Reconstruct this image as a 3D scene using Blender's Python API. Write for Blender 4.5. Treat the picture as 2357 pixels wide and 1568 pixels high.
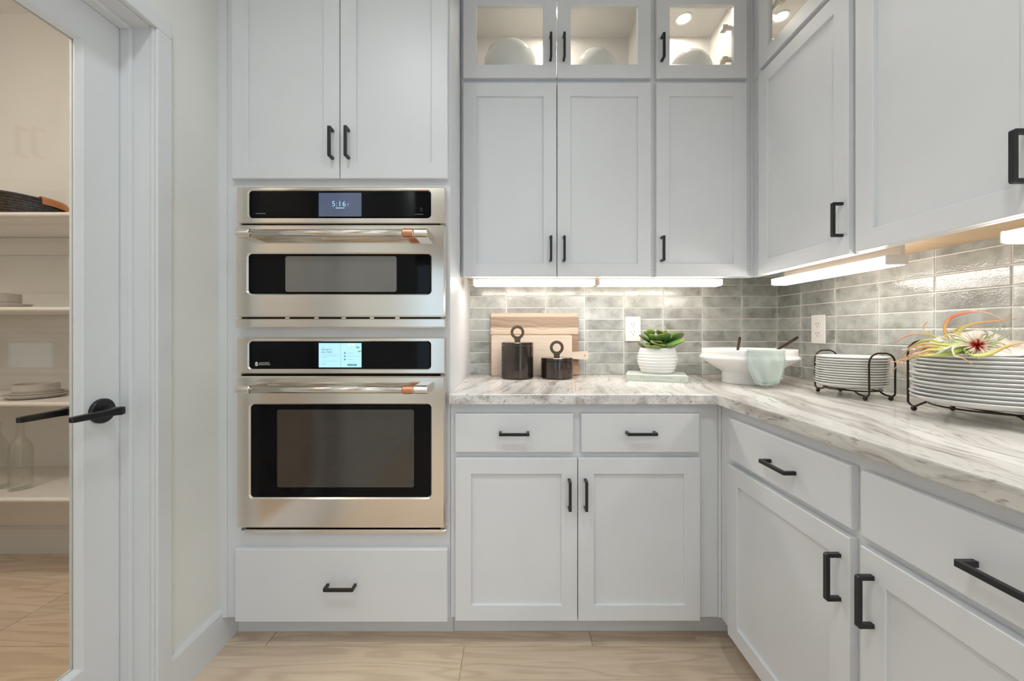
import bpy, bmesh, math, random
from mathutils import Vector, Matrix

random.seed(7)
S = bpy.context.scene
for o in list(bpy.data.objects):
    bpy.data.objects.remove(o)
COL = S.collection
PI = math.pi
R = math.radians

# ------------------------------------------------------------------ camera
# camera stands at X=0, Y=0; +Y looks into the kitchen corner, Z up, metres
F, VX, VY, H = 906.0, 1180.0, 765.0, 1.135
cam = bpy.data.cameras.new('camera')
cam.sensor_width = 36.0
cam.lens = F / 2357.0 * 36.0
cam.shift_x = (1178.5 - VX) / 2357.0
cam.shift_y = -(784.0 - VY) / 2357.0
cam.clip_start = 0.02
camo = bpy.data.objects.new('camera', cam)
camo.location = (0, 0, H)
camo.rotation_euler = (PI / 2, 0, 0)
COL.objects.link(camo)
S.camera = camo

# ------------------------------------------------------------------ world (daylight outside the windows)
W = bpy.data.worlds.new('daylight')
S.world = W
W.use_nodes = True
W.node_tree.nodes['Background'].inputs[0].default_value = (0.67, 0.85, 1.0, 1)
W.node_tree.nodes['Background'].inputs[1].default_value = 1.85

S.view_settings.view_transform = 'Standard'
S.view_settings.look = 'None'
S.view_settings.gamma = 1.0
S.view_settings.use_curve_mapping = False
S.view_settings.exposure = 0.0
S.cycles.max_bounces = 10
S.cycles.diffuse_bounces = 5
S.cycles.glossy_bounces = 5
S.cycles.transparent_max_bounces = 16
S.cycles.sample_clamp_indirect = 6.0
S.cycles.use_denoising = True

POWER_DOWN = 5.7      # watts per ceiling downlight
POWER_PANTRY = 14.0
BAR_EMIT = 15.5        # under-cabinet light bars
PUCK_EMIT = 210.0

def portal(name, loc, rot, sx, sy):
    l = bpy.data.lights.new(name, 'AREA')
    l.shape = 'RECTANGLE'; l.size = sx; l.size_y = sy
    l.cycles.is_portal = True
    o = bpy.data.objects.new(name, l)
    o.location = loc; o.rotation_euler = rot
    COL.objects.link(o)

# window openings of the room behind the camera (see the walls below)
portal('window_portal', (-1.42, -4.24, 1.25), (PI / 2, 0, PI), 0.62, 2.2)
portal('window_portal', (-0.55, -4.24, 1.65), (PI / 2, 0, PI), 0.46, 1.3)
portal('window_portal', (2.6, -4.24, 1.3), (PI / 2, 0, PI), 3.0, 2.2)
portal('window_portal', (-5.0, -4.24, 1.25), (PI / 2, 0, PI), 0.9, 2.2)
portal('window_portal', (5.04, -2.2, 1.3), (PI / 2, 0, -PI / 2), 2.6, 2.2)

# ------------------------------------------------------------------ materials
MAT = {}
def nodes_of(name):
    m = bpy.data.materials.new(name)
    m.use_nodes = True
    nt = m.node_tree
    b = nt.nodes['Principled BSDF']
    MAT[name] = m
    return m, nt, b

def mat(name, col, rough=0.5, metal=0.0, spec=0.5, emit=None, estr=0.0, coat=0.0, bump=0.0, bscale=80.0, aniso=0.0, noise=0.0, nscale=6.0):
    m, nt, b = nodes_of(name)
    b.inputs['Base Color'].default_value = (*col, 1)
    b.inputs['Roughness'].default_value = rough
    b.inputs['Metallic'].default_value = metal
    b.inputs['Specular IOR Level'].default_value = spec
    b.inputs['Coat Weight'].default_value = coat
    b.inputs['Anisotropic'].default_value = aniso
    if emit:
        b.inputs['Emission Color'].default_value = (*emit, 1)
        b.inputs['Emission Strength'].default_value = estr
    if bump or noise:
        tc = nt.nodes.new('ShaderNodeTexCoord')
        if bump:
            n = nt.nodes.new('ShaderNodeTexNoise'); n.inputs['Scale'].default_value = bscale
            n.inputs['Detail'].default_value = 3
            nt.links.new(tc.outputs['Object'], n.inputs['Vector'])
            bp = nt.nodes.new('ShaderNodeBump'); bp.inputs['Strength'].default_value = bump
            bp.inputs['Distance'].default_value = 0.002
            nt.links.new(n.outputs[0], bp.inputs['Height']); nt.links.new(bp.outputs[0], b.inputs['Normal'])
        if noise:
            n = nt.nodes.new('ShaderNodeTexNoise'); n.inputs['Scale'].default_value = nscale
            n.inputs['Detail'].default_value = 4
            nt.links.new(tc.outputs['Object'], n.inputs['Vector'])
            cr = nt.nodes.new('ShaderNodeValToRGB')
            cr.color_ramp.elements[0].position = 0.3; cr.color_ramp.elements[1].position = 0.7
            cr.color_ramp.elements[0].color = (*[c * (1 - noise) for c in col], 1)
            cr.color_ramp.elements[1].color = (*[min(1, c * (1 + noise)) for c in col], 1)
            nt.links.new(n.outputs[0], cr.inputs[0]); nt.links.new(cr.outputs[0], b.inputs['Base Color'])
    return m

mat('cabinet_paint', (0.78, 0.79, 0.81), 0.38, bump=0.02, bscale=300, noise=0.012)
mat('cabinet_inside', (0.84, 0.82, 0.79), 0.45, noise=0.01)
mat('trim_paint', (0.80, 0.815, 0.83), 0.35, noise=0.01)
mat('wall_paint', (0.85, 0.855, 0.81), 0.8, bump=0.25, bscale=260, noise=0.03, nscale=3)
mat('white_paint', (0.84, 0.82, 0.79), 0.75, bump=0.1, bscale=200, noise=0.02, nscale=3)
mat('beige_wall', (0.64, 0.58, 0.51), 0.8, noise=0.03, nscale=2)
mat('shelf_paint', (0.84, 0.80, 0.76), 0.35, noise=0.01)
mat('black_metal', (0.012, 0.012, 0.014), 0.38, spec=0.5, bump=0.05, bscale=400)
mat('bronze_wire', (0.035, 0.022, 0.016), 0.28, metal=0.6, noise=0.3, nscale=40)
mat('copper', (0.75, 0.34, 0.20), 0.32, metal=0.85, noise=0.04)
mat('glass_black', (0.004, 0.004, 0.005), 0.04, spec=0.14, noise=0.02)
mat('oven_window_dark', (0.040, 0.030, 0.023), 0.06, spec=1.0, bump=0.02, bscale=900, noise=0.15, nscale=5)
mat('oven_window_grey', (0.17, 0.165, 0.15), 0.08, spec=1.0, bump=0.02, bscale=900, noise=0.06, nscale=5)
mat('gap_black', (0.004, 0.004, 0.004), 0.7, noise=0.02)
mat('display_dim', (0.05, 0.06, 0.09), 0.08, emit=(0.10, 0.13, 0.22), estr=0.55, noise=0.02)
mat('display_lit', (0.3, 0.5, 0.55), 0.1, emit=(0.48, 0.86, 0.98), estr=0.72, noise=0.02)
mat('display_line', (0.4, 0.6, 0.7), 0.1, emit=(0.30, 0.62, 0.78), estr=0.35, noise=0.02)
mat('clock_digits', (0.5, 0.7, 0.9), 0.3, emit=(0.45, 0.78, 1.0), estr=0.7, noise=0.02)
mat('ink_teal', (0.05, 0.22, 0.28), 0.4, emit=(0.04, 0.22, 0.29), estr=0.5, noise=0.02)
mat('screen_leaf', (0.15, 0.35, 0.25), 0.4, emit=(0.12, 0.42, 0.26), estr=0.6, noise=0.1)
mat('screen_petal', (0.7, 0.75, 0.6), 0.4, emit=(0.80, 0.85, 0.66), estr=0.7, noise=0.05)
mat('print_white', (0.8, 0.8, 0.8), 0.5, noise=0.02)
mat('print_grey', (0.30, 0.30, 0.31), 0.5, noise=0.02)
mat('outlet_white', (0.86, 0.84, 0.81), 0.3, noise=0.01)
mat('slot_dark', (0.05, 0.045, 0.04), 0.6, noise=0.02)
mat('grout', (0.88, 0.85, 0.80), 0.85, bump=0.2, bscale=300, noise=0.05)
mat('maple_underside', (0.72, 0.52, 0.32), 0.5, noise=0.06, nscale=8)
mat('ceramic_white', (0.88, 0.865, 0.845), 0.12, coat=0.3, noise=0.01)
mat('ceramic_matte', (0.86, 0.855, 0.84), 0.42, bump=0.06, bscale=60, noise=0.015, nscale=20)
mat('plate_grey_white', (0.70, 0.69, 0.67), 0.18, coat=0.2, noise=0.02)
mat('stoneware', (0.52, 0.48, 0.44), 0.5, noise=0.06, nscale=30)
mat('canister_bronze', (0.085, 0.068, 0.058), 0.08, metal=0.8, spec=0.6, noise=0.25, nscale=12)
mat('canister_handle', (0.11, 0.075, 0.05), 0.45, metal=0.5, noise=0.1, nscale=30)
mat('spoon_brown', (0.075, 0.045, 0.034), 0.2, metal=0.4, noise=0.3, nscale=25)
mat('book_cover', (0.62, 0.66, 0.60), 0.6, noise=0.02, nscale=20)
mat('book_pages', (0.78, 0.74, 0.66), 0.8, noise=0.06, nscale=60)
mat('book_ink', (0.38, 0.37, 0.33), 0.5, noise=0.02)
mat('towel_sage', (0.49, 0.57, 0.53), 0.95, bump=0.5, bscale=700, noise=0.06, nscale=18)
mat('towel_fringe', (0.62, 0.71, 0.66), 0.95, noise=0.05)
mat('napkin_white', (0.84, 0.80, 0.75), 0.95, bump=0.4, bscale=600, noise=0.02)
mat('rope_dark', (0.06, 0.045, 0.035), 0.9, bump=0.9, bscale=180, noise=0.55, nscale=90)
mat('leather_tan', (0.55, 0.21, 0.06), 0.45, bump=0.15, bscale=300, noise=0.12, nscale=20)
mat('brass', (0.60, 0.38, 0.15), 0.35, metal=0.9, noise=0.05)
mat('hinge_metal', (0.78, 0.74, 0.66), 0.35, metal=0.35, noise=0.05)
mat('soil', (0.05, 0.035, 0.025), 0.95, bump=0.8, bscale=200, noise=0.3, nscale=60)
mat('bar_housing', (0.86, 0.85, 0.82), 0.4, noise=0.01)
mat('bar_glow', (0.9, 0.88, 0.84), 0.4, emit=(1.0, 0.95, 0.885), estr=BAR_EMIT, noise=0.01)
mat('puck_glow', (0.9, 0.88, 0.84), 0.4, emit=(1.0, 0.91, 0.80), estr=PUCK_EMIT, noise=0.01)
mat('lamp_glow', (0.9, 0.88, 0.84), 0.4, emit=(1.0, 0.90, 0.78), estr=8.0, noise=0.01)
mat('dark_furniture', (0.02, 0.018, 0.016), 0.5, noise=0.1)

def stainless():
    m, nt, b = nodes_of('stainless')
    b.inputs['Metallic'].default_value = 1.0
    b.inputs['Roughness'].default_value = 0.17
    b.inputs['Anisotropic'].default_value = 0.6
    tc = nt.nodes.new('ShaderNodeTexCoord')
    mp = nt.nodes.new('ShaderNodeMapping'); mp.inputs['Scale'].default_value = (3, 3, 700)
    n = nt.nodes.new('ShaderNodeTexNoise'); n.inputs['Scale'].default_value = 1.0; n.inputs['Detail'].default_value = 2
    nt.links.new(tc.outputs['Object'], mp.inputs[0]); nt.links.new(mp.outputs[0], n.inputs['Vector'])
    cr = nt.nodes.new('ShaderNodeValToRGB')
    cr.color_ramp.elements[0].color = (0.80, 0.745, 0.675, 1); cr.color_ramp.elements[1].color = (0.90, 0.84, 0.765, 1)
    nt.links.new(n.outputs[0], cr.inputs[0]); nt.links.new(cr.outputs[0], b.inputs['Base Color'])
    n2 = nt.nodes.new('ShaderNodeTexNoise'); n2.inputs['Scale'].default_value = 3.5; n2.inputs['Detail'].default_value = 0
    nt.links.new(tc.outputs['Object'], n2.inputs['Vector'])
    bp = nt.nodes.new('ShaderNodeBump'); bp.inputs['Strength'].default_value = 0.12; bp.inputs['Distance'].default_value = 0.02
    nt.links.new(n2.outputs[0], bp.inputs['Height']); nt.links.new(bp.outputs[0], b.inputs['Normal'])
stainless()

def pane_glass(name, tint=(1, 1, 1), ior=1.5):
    m, nt, b = nodes_of(name)
    nt.nodes.remove(b)
    out = nt.nodes['Material Output']
    tr = nt.nodes.new('ShaderNodeBsdfTransparent'); tr.inputs[0].default_value = (*tint, 1)
    gl = nt.nodes.new('ShaderNodeBsdfGlossy'); gl.inputs['Roughness'].default_value = 0.0
    lw = nt.nodes.new('ShaderNodeLayerWeight'); lw.inputs[0].default_value = 0.5
    pw = nt.nodes.new('ShaderNodeMath'); pw.operation = 'POWER'; pw.inputs[1].default_value = 5.0
    nt.links.new(lw.outputs['Facing'], pw.inputs[0])
    f0 = ((ior - 1) / (ior + 1)) ** 2
    fr = nt.nodes.new('ShaderNodeMath'); fr.operation = 'MULTIPLY_ADD'; fr.inputs[1].default_value = 1 - f0; fr.inputs[2].default_value = f0
    nt.links.new(pw.outputs[0], fr.inputs[0])
    mx = nt.nodes.new('ShaderNodeMixShader')
    nt.links.new(fr.outputs[0], mx.inputs[0]); nt.links.new(tr.outputs[0], mx.inputs[1]); nt.links.new(gl.outputs[0], mx.inputs[2])
    nt.links.new(mx.outputs[0], out.inputs[0])
pane_glass('pane_glass', (0.97, 0.98, 0.97))
pane_glass('window_glass', (0.97, 0.985, 1.0))
pane_glass('bottle_glass', (0.965, 0.975, 0.96), 1.75)

def wood_floor():
    m, nt, b = nodes_of('oak_floor')
    b.inputs['Roughness'].default_value = 0.42
    tc = nt.nodes.new('ShaderNodeTexCoord'); oi = nt.nodes.new('ShaderNodeObjectInfo')
    mul = nt.nodes.new('ShaderNodeVectorMath'); mul.operation = 'SCALE'; mul.inputs[0].default_value = (13.7, 7.9, 3.1)
    nt.links.new(oi.outputs['Random'], mul.inputs['Scale'])
    add = nt.nodes.new('ShaderNodeVectorMath'); add.operation = 'ADD'
    nt.links.new(tc.outputs['Object'], add.inputs[0]); nt.links.new(mul.outputs[0], add.inputs[1])
    # warped plank coordinates, long rings
    mp = nt.nodes.new('ShaderNodeMapping'); mp.inputs['Scale'].default_value = (1.1, 9.0, 1.0)
    nt.links.new(add.outputs[0], mp.inputs[0])
    n = nt.nodes.new('ShaderNodeTexNoise'); n.inputs['Scale'].default_value = 1.3; n.inputs['Detail'].default_value = 1.5
    n.inputs['Distortion'].default_value = 0.5
    nt.links.new(mp.outputs[0], n.inputs['Vector'])
    m1 = nt.nodes.new('ShaderNodeMath'); m1.operation = 'MULTIPLY'; m1.inputs[1].default_value = 44
    nt.links.new(n.outputs[0], m1.inputs[0])
    m2 = nt.nodes.new('ShaderNodeMath'); m2.operation = 'SINE'; nt.links.new(m1.outputs[0], m2.inputs[0])
    cr = nt.nodes.new('ShaderNodeValToRGB')
    cr.color_ramp.elements[0].position = 0.0; cr.color_ramp.elements[0].color = (0.70, 0.55, 0.405, 1)
    cr.color_ramp.elements[1].position = 0.5; cr.color_ramp.elements[1].color = (0.80, 0.64, 0.48, 1)
    e = cr.color_ramp.elements.new(1.0); e.color = (0.82, 0.665, 0.505, 1)
    mr = nt.nodes.new('ShaderNodeMapRange'); mr.inputs[1].default_value = -1; mr.inputs[2].default_value = 1
    nt.links.new(m2.outputs[0], mr.inputs[0]); nt.links.new(mr.outputs[0], cr.inputs[0])
    # fine pores
    mp2 = nt.nodes.new('ShaderNodeMapping'); mp2.inputs['Scale'].default_value = (6, 220, 6)
    nt.links.new(add.outputs[0], mp2.inputs[0])
    n2 = nt.nodes.new('ShaderNodeTexNoise'); n2.inputs['Scale'].default_value = 1.0; n2.inputs['Detail'].default_value = 3
    nt.links.new(mp2.outputs[0], n2.inputs['Vector'])
    cr2 = nt.nodes.new('ShaderNodeValToRGB')
    cr2.color_ramp.elements[0].position = 0.3; cr2.color_ramp.elements[0].color = (0.9, 0.89, 0.88, 1)
    cr2.color_ramp.elements[1].position = 0.65; cr2.color_ramp.elements[1].color = (1, 1, 1, 1)
    nt.links.new(n2.outputs[0], cr2.inputs[0])
    mx = nt.nodes.new('ShaderNodeMix'); mx.data_type = 'RGBA'; mx.blend_type = 'MULTIPLY'; mx.inputs[0].default_value = 1
    nt.links.new(cr.outputs[0], mx.inputs[6]); nt.links.new(cr2.outputs[0], mx.inputs[7])
    # plank to plank tone
    hs = nt.nodes.new('ShaderNodeHueSaturation')
    mr2 = nt.nodes.new('ShaderNodeMapRange'); mr2.inputs[3].default_value = 0.90; mr2.inputs[4].default_value = 1.06
    nt.links.new(oi.outputs['Random'], mr2.inputs[0]); nt.links.new(mr2.outputs[0], hs.inputs['Value'])
    nt.links.new(mx.outputs[2], hs.inputs['Color']); nt.links.new(hs.outputs[0], b.inputs['Base Color'])
wood_floor()

def board_wood(name, dark, mid, light, sx, sz, strips):
    m, nt, b = nodes_of(name)
    b.inputs['Roughness'].default_value = 0.5
    tc = nt.nodes.new('ShaderNodeTexCoord')
    mp = nt.nodes.new('ShaderNodeMapping'); mp.inputs['Scale'].default_value = (sx, 1, sz)
    nt.links.new(tc.outputs['Object'], mp.inputs[0])
    n = nt.nodes.new('ShaderNodeTexNoise'); n.inputs['Scale'].default_value = 1.0; n.inputs['Detail'].default_value = 3
    n.inputs['Distortion'].default_value = 0.7
    nt.links.new(mp.outputs[0], n.inputs['Vector'])
    cr = nt.nodes.new('ShaderNodeValToRGB')
    els = [(0.25, dark), (0.42, mid), (0.5, light), (0.56, mid), (0.62, light), (0.8, light)] if strips else [(0.3, mid), (0.5, light), (0.7, light)]
    cr.color_ramp.elements[0].position = els[0][0]; cr.color_ramp.elements[0].color = (*els[0][1], 1)
    cr.color_ramp.elements[1].position = els[-1][0]; cr.color_ramp.elements[1].color = (*els[-1][1], 1)
    for p, c in els[1:-1]:
        e = cr.color_ramp.elements.new(p); e.color = (*c, 1)
    nt.links.new(n.outputs[0], cr.inputs[0])
    nt.links.new(cr.outputs[0], b.inputs['Base Color'])
def striped_board():
    m, nt, b = nodes_of('board_striped')
    b.inputs['Roughness'].default_value = 0.5
    tc = nt.nodes.new('ShaderNodeTexCoord')
    sp = nt.nodes.new('ShaderNodeSeparateXYZ'); nt.links.new(tc.outputs['Object'], sp.inputs[0])
    mpw = nt.nodes.new('ShaderNodeMapping'); mpw.inputs['Scale'].default_value = (5.5, 1, 6); mpw.inputs['Location'].default_value = (0.4, 0, 0.9)
    nt.links.new(tc.outputs['Object'], mpw.inputs[0])
    nw = nt.nodes.new('ShaderNodeTexNoise'); nw.inputs['Scale'].default_value = 1.0; nw.inputs['Detail'].default_value = 1
    nt.links.new(mpw.outputs[0], nw.inputs['Vector'])
    # growth bands: height warped by slow noise
    wz = nt.nodes.new('ShaderNodeMath'); wz.operation = 'MULTIPLY_ADD'; wz.inputs[1].default_value = 0.10
    nt.links.new(nw.outputs[0], wz.inputs[0]); nt.links.new(sp.outputs['Z'], wz.inputs[2])
    ph = nt.nodes.new('ShaderNodeCombineXYZ'); nt.links.new(wz.outputs[0], ph.inputs['Z'])
    nb = nt.nodes.new('ShaderNodeTexNoise'); nb.inputs['Scale'].default_value = 58; nb.inputs['Detail'].default_value = 3
    nt.links.new(ph.outputs[0], nb.inputs['Vector'])
    grain = nt.nodes.new('ShaderNodeValToRGB')
    e = grain.color_ramp.elements; e[0].position = 0.34; e[0].color = (0.52, 0.42, 0.34, 1); e[1].position = 0.60; e[1].color = (1, 1, 1, 1)
    nt.links.new(nb.outputs[0], grain.inputs[0])
    # glued strips of pale and brown wood, bottom to top
    zn = nt.nodes.new('ShaderNodeMath'); zn.operation = 'DIVIDE'; zn.inputs[1].default_value = 0.316
    nt.links.new(sp.outputs['Z'], zn.inputs[0])
    st = nt.nodes.new('ShaderNodeValToRGB'); st.color_ramp.interpolation = 'CONSTANT'
    brown, pale = (0.37, 0.255, 0.175, 1), (0.66, 0.55, 0.44, 1)
    e = st.color_ramp.elements; e[0].position = 0.0; e[0].color = (0.42, 0.25, 0.15, 1); e[1].position = 0.34; e[1].color = brown
    for p, c in ((0.66, pale), (0.765, (0.385, 0.285, 0.215, 1)), (0.935, pale)):
        k = e.new(p); k.color = c
    nt.links.new(zn.outputs[0], st.inputs[0])
    mx = nt.nodes.new('ShaderNodeMix'); mx.data_type = 'RGBA'; mx.blend_type = 'MULTIPLY'; mx.inputs[0].default_value = 0.85
    nt.links.new(st.outputs[0], mx.inputs[6]); nt.links.new(grain.outputs[0], mx.inputs[7])
    nt.links.new(mx.outputs[2], b.inputs['Base Color'])
striped_board()
board_wood('board_maple', (0.5, 0.36, 0.25), (0.60, 0.49, 0.39), (0.66, 0.555, 0.455), 4, 40, False)

def tile_mat():
    m, nt, b = nodes_of('zellige_tile')
    b.inputs['Roughness'].default_value = 0.06
    b.inputs['Coat Weight'].default_value = 0.2
    tc = nt.nodes.new('ShaderNodeTexCoord'); oi = nt.nodes.new('ShaderNodeObjectInfo')
    mul = nt.nodes.new('ShaderNodeVectorMath'); mul.operation = 'SCALE'; mul.inputs[0].default_value = (31.7, 17.9, 23.1)
    nt.links.new(oi.outputs['Random'], mul.inputs['Scale'])
    add = nt.nodes.new('ShaderNodeVectorMath'); add.operation = 'ADD'
    nt.links.new(tc.outputs['Object'], add.inputs[0]); nt.links.new(mul.outputs[0], add.inputs[1])
    n = nt.nodes.new('ShaderNodeTexNoise'); n.inputs['Scale'].default_value = 14; n.inputs['Detail'].default_value = 6
    n.inputs['Roughness'].default_value = 0.62; n.inputs['Distortion'].default_value = 0.4
    nt.links.new(add.outputs[0], n.inputs['Vector'])
    cr = nt.nodes.new('ShaderNodeValToRGB')
    cr.color_ramp.elements[0].position = 0.30; cr.color_ramp.elements[0].color = (0.25, 0.247, 0.222, 1)
    cr.color_ramp.elements[1].position = 0.72; cr.color_ramp.elements[1].color = (0.50, 0.52, 0.495, 1)
    e = cr.color_ramp.elements.new(0.47); e.color = (0.37, 0.376, 0.352, 1)
    nt.links.new(n.outputs[0], cr.inputs[0])
    hs = nt.nodes.new('ShaderNodeHueSaturation')
    mr2 = nt.nodes.new('ShaderNodeMapRange'); mr2.inputs[3].default_value = 0.82; mr2.inputs[4].default_value = 1.14
    nt.links.new(oi.outputs['Random'], mr2.inputs[0]); nt.links.new(mr2.outputs[0], hs.inputs['Value'])
    # thinner, paler glaze towards the short ends
    sx = nt.nodes.new('ShaderNodeSeparateXYZ'); nt.links.new(tc.outputs['Generated'], sx.inputs[0])
    e1 = nt.nodes.new('ShaderNodeMath'); e1.operation = 'SUBTRACT'; e1.inputs[1].default_value = 0.5; nt.links.new(sx.outputs['X'], e1.inputs[0])
    e2 = nt.nodes.new('ShaderNodeMath'); e2.operation = 'ABSOLUTE'; nt.links.new(e1.outputs[0], e2.inputs[0])
    e3 = nt.nodes.new('ShaderNodeMath'); e3.operation = 'MULTIPLY_ADD'; e3.inputs[1].default_value = 0.45; e3.inputs[2].default_value = -0.22
    nt.links.new(n.outputs[0], e3.inputs[0])
    e4 = nt.nodes.new('ShaderNodeMath'); e4.operation = 'ADD'; nt.links.new(e2.outputs[0], e4.inputs[0]); nt.links.new(e3.outputs[0], e4.inputs[1])
    e5 = nt.nodes.new('ShaderNodeMapRange'); e5.inputs[1].default_value = 0.36; e5.inputs[2].default_value = 0.54; e5.inputs[4].default_value = 0.55
    nt.links.new(e4.outputs[0], e5.inputs[0])
    mxe = nt.nodes.new('ShaderNodeMix'); mxe.data_type = 'RGBA'; mxe.inputs[7].default_value = (0.62, 0.63, 0.60, 1)
    nt.links.new(e5.outputs[0], mxe.inputs[0]); nt.links.new(cr.outputs[0], mxe.inputs[6])
    nt.links.new(mxe.outputs[2], hs.inputs['Color']); nt.links.new(hs.outputs[0], b.inputs['Base Color'])
    n2 = nt.nodes.new('ShaderNodeTexNoise'); n2.inputs['Scale'].default_value = 200; n2.inputs['Detail'].default_value = 1
    nt.links.new(add.outputs[0], n2.inputs['Vector'])
    n3 = nt.nodes.new('ShaderNodeTexNoise'); n3.inputs['Scale'].default_value = 22; n3.inputs['Detail'].default_value = 0
    nt.links.new(add.outputs[0], n3.inputs['Vector'])
    mm = nt.nodes.new('ShaderNodeMath'); mm.operation = 'MULTIPLY_ADD'; mm.inputs[1].default_value = 1.85
    nt.links.new(n3.outputs[0], mm.inputs[0]); nt.links.new(n2.outputs[0], mm.inputs[2])
    bp = nt.nodes.new('ShaderNodeBump'); bp.inputs['Strength'].default_value = 0.7; bp.inputs['Distance'].default_value = 0.0007
    nt.links.new(mm.outputs[0], bp.inputs['Height']); nt.links.new(bp.outputs[0], b.inputs['Normal'])
tile_mat()

def granite():
    m, nt, b = nodes_of('granite')
    b.inputs['Roughness'].default_value = 0.16
    tc = nt.nodes.new('ShaderNodeTexCoord')
    rot = nt.nodes.new('ShaderNodeMapping'); rot.inputs['Rotation'].default_value = (0, 0, R(11))
    nt.links.new(tc.outputs['Object'], rot.inputs[0])
    # slow warp
    nw = nt.nodes.new('ShaderNodeTexNoise'); nw.inputs['Scale'].default_value = 2.6; nw.inputs['Detail'].default_value = 2
    nt.links.new(rot.outputs[0], nw.inputs['Vector'])
    wa = nt.nodes.new('ShaderNodeVectorMath'); wa.operation = 'SCALE'; wa.inputs['Scale'].default_value = 0.14
    nt.links.new(nw.outputs['Color'], wa.inputs[0])
    ad = nt.nodes.new('ShaderNodeVectorMath'); ad.operation = 'ADD'
    nt.links.new(rot.outputs[0], ad.inputs[0]); nt.links.new(wa.outputs[0], ad.inputs[1])
    def streak(scale_v, sc, det, lo, hi, clo, chi, rough=0.6):
        mp = nt.nodes.new('ShaderNodeMapping'); mp.inputs['Scale'].default_value = scale_v
        nt.links.new(ad.outputs[0], mp.inputs[0])
        n = nt.nodes.new('ShaderNodeTexNoise'); n.inputs['Scale'].default_value = sc; n.inputs['Detail'].default_value = det
        n.inputs['Roughness'].default_value = rough
        nt.links.new(mp.outputs[0], n.inputs['Vector'])
        cr = nt.nodes.new('ShaderNodeValToRGB')
        cr.color_ramp.elements[0].position = lo; cr.color_ramp.elements[0].color = (*clo, 1)
        cr.color_ramp.elements[1].position = hi; cr.color_ramp.elements[1].color = (*chi, 1)
        nt.links.new(n.outputs[0], cr.inputs[0])
        return cr.outputs[0]
    base = streak((19, 1.2, 19), 1.0, 6, 0.36, 0.54, (0.52, 0.49, 0.46), (0.86, 0.845, 0.82))
    fine = streak((120, 6, 120), 1.0, 4, 0.33, 0.45, (0.40, 0.37, 0.34), (1, 1, 1))
    big = streak((5.0, 0.8, 6), 1.0, 2, 0.36, 0.58, (0.78, 0.75, 0.72), (1, 1, 1))
    def mulc(a, c, f):
        mx = nt.nodes.new('ShaderNodeMix'); mx.data_type = 'RGBA'; mx.blend_type = 'MULTIPLY'; mx.inputs[0].default_value = f
        nt.links.new(a, mx.inputs[6]); nt.links.new(c, mx.inputs[7])
        return mx.outputs[2]
    nt.links.new(mulc(mulc(base, fine, 0.75), big, 0.9), b.inputs['Base Color'])
granite()

def leaf_mat(name, stops, rough=0.5):
    m, nt, b = nodes_of(name)
    b.inputs['Roughness'].default_value = rough
    at = nt.nodes.new('ShaderNodeUVMap')
    sp = nt.nodes.new('ShaderNodeSeparateXYZ'); nt.links.new(at.outputs[0], sp.inputs[0])
    cr = nt.nodes.new('ShaderNodeValToRGB')
    cr.color_ramp.elements[0].position = stops[0][0]; cr.color_ramp.elements[0].color = (*stops[0][1], 1)
    cr.color_ramp.elements[1].position = stops[-1][0]; cr.color_ramp.elements[1].color = (*stops[-1][1], 1)
    for p, c in stops[1:-1]:
        e = cr.color_ramp.elements.new(p); e.color = (*c, 1)
    nt.links.new(sp.outputs[0], cr.inputs[0]); nt.links.new(cr.outputs[0], b.inputs['Base Color'])
leaf_mat('airleaf_warm', [(0, (0.44, 0.56, 0.13)), (0.35, (0.58, 0.58, 0.18)), (0.65, (0.66, 0.38, 0.17)), (1, (0.66, 0.29, 0.19))])
leaf_mat('airleaf_red', [(0, (0.52, 0.56, 0.18)), (0.25, (0.72, 0.45, 0.10)), (0.5, (0.74, 0.20, 0.10)), (1, (0.80, 0.45, 0.34))])
leaf_mat('airleaf_pale', [(0, (0.55, 0.62, 0.28)), (0.5, (0.66, 0.68, 0.54)), (1, (0.55, 0.62, 0.56))])
leaf_mat('airleaf_star', [(0, (0.50, 0.015, 0.01)), (0.33, (0.56, 0.06, 0.03)), (0.5, (0.75, 0.62, 0.5)), (1, (0.78, 0.70, 0.58))])

def succulent_mat():
    m, nt, b = nodes_of('succulent_leaf')
    b.inputs['Roughness'].default_value = 0.35
    b.inputs['Subsurface Weight'].default_value = 0.05
    at = nt.nodes.new('ShaderNodeUVMap'); oi = nt.nodes.new('ShaderNodeObjectInfo')
    sp = nt.nodes.new('ShaderNodeSeparateXYZ'); nt.links.new(at.outputs[0], sp.inputs[0])
    cr = nt.nodes.new('ShaderNodeValToRGB')
    cr.color_ramp.elements[0].position = 0.0; cr.color_ramp.elements[0].color = (0.035, 0.105, 0.025, 1)
    cr.color_ramp.elements[1].position = 1.0; cr.color_ramp.elements[1].color = (0.20, 0.20, 0.04, 1)
    e = cr.color_ramp.elements.new(0.7); e.color = (0.075, 0.18, 0.035, 1)
    nt.links.new(sp.outputs[0], cr.inputs[0])
    hs = nt.nodes.new('ShaderNodeHueSaturation')
    mr = nt.nodes.new('ShaderNodeMapRange'); mr.inputs[3].default_value = 0.8; mr.inputs[4].default_value = 1.5
    nt.links.new(oi.outputs['Random'], mr.inputs[0]); nt.links.new(mr.outputs[0], hs.inputs['Value'])
    nt.links.new(cr.outputs[0], hs.inputs['Color']); nt.links.new(hs.outputs[0], b.inputs['Base Color'])
succulent_mat()

# ------------------------------------------------------------------ mesh helpers
def ux(px, Y):            # surveyed column at distance Y -> world X
    return (px - VX) / F * Y
def uz(py, Y):            # surveyed row at distance Y -> world Z
    return H - (py - VY) / F * Y
def yx(px, X):            # surveyed column on a side plane X -> world Y
    return X * F / (px - VX)

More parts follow.
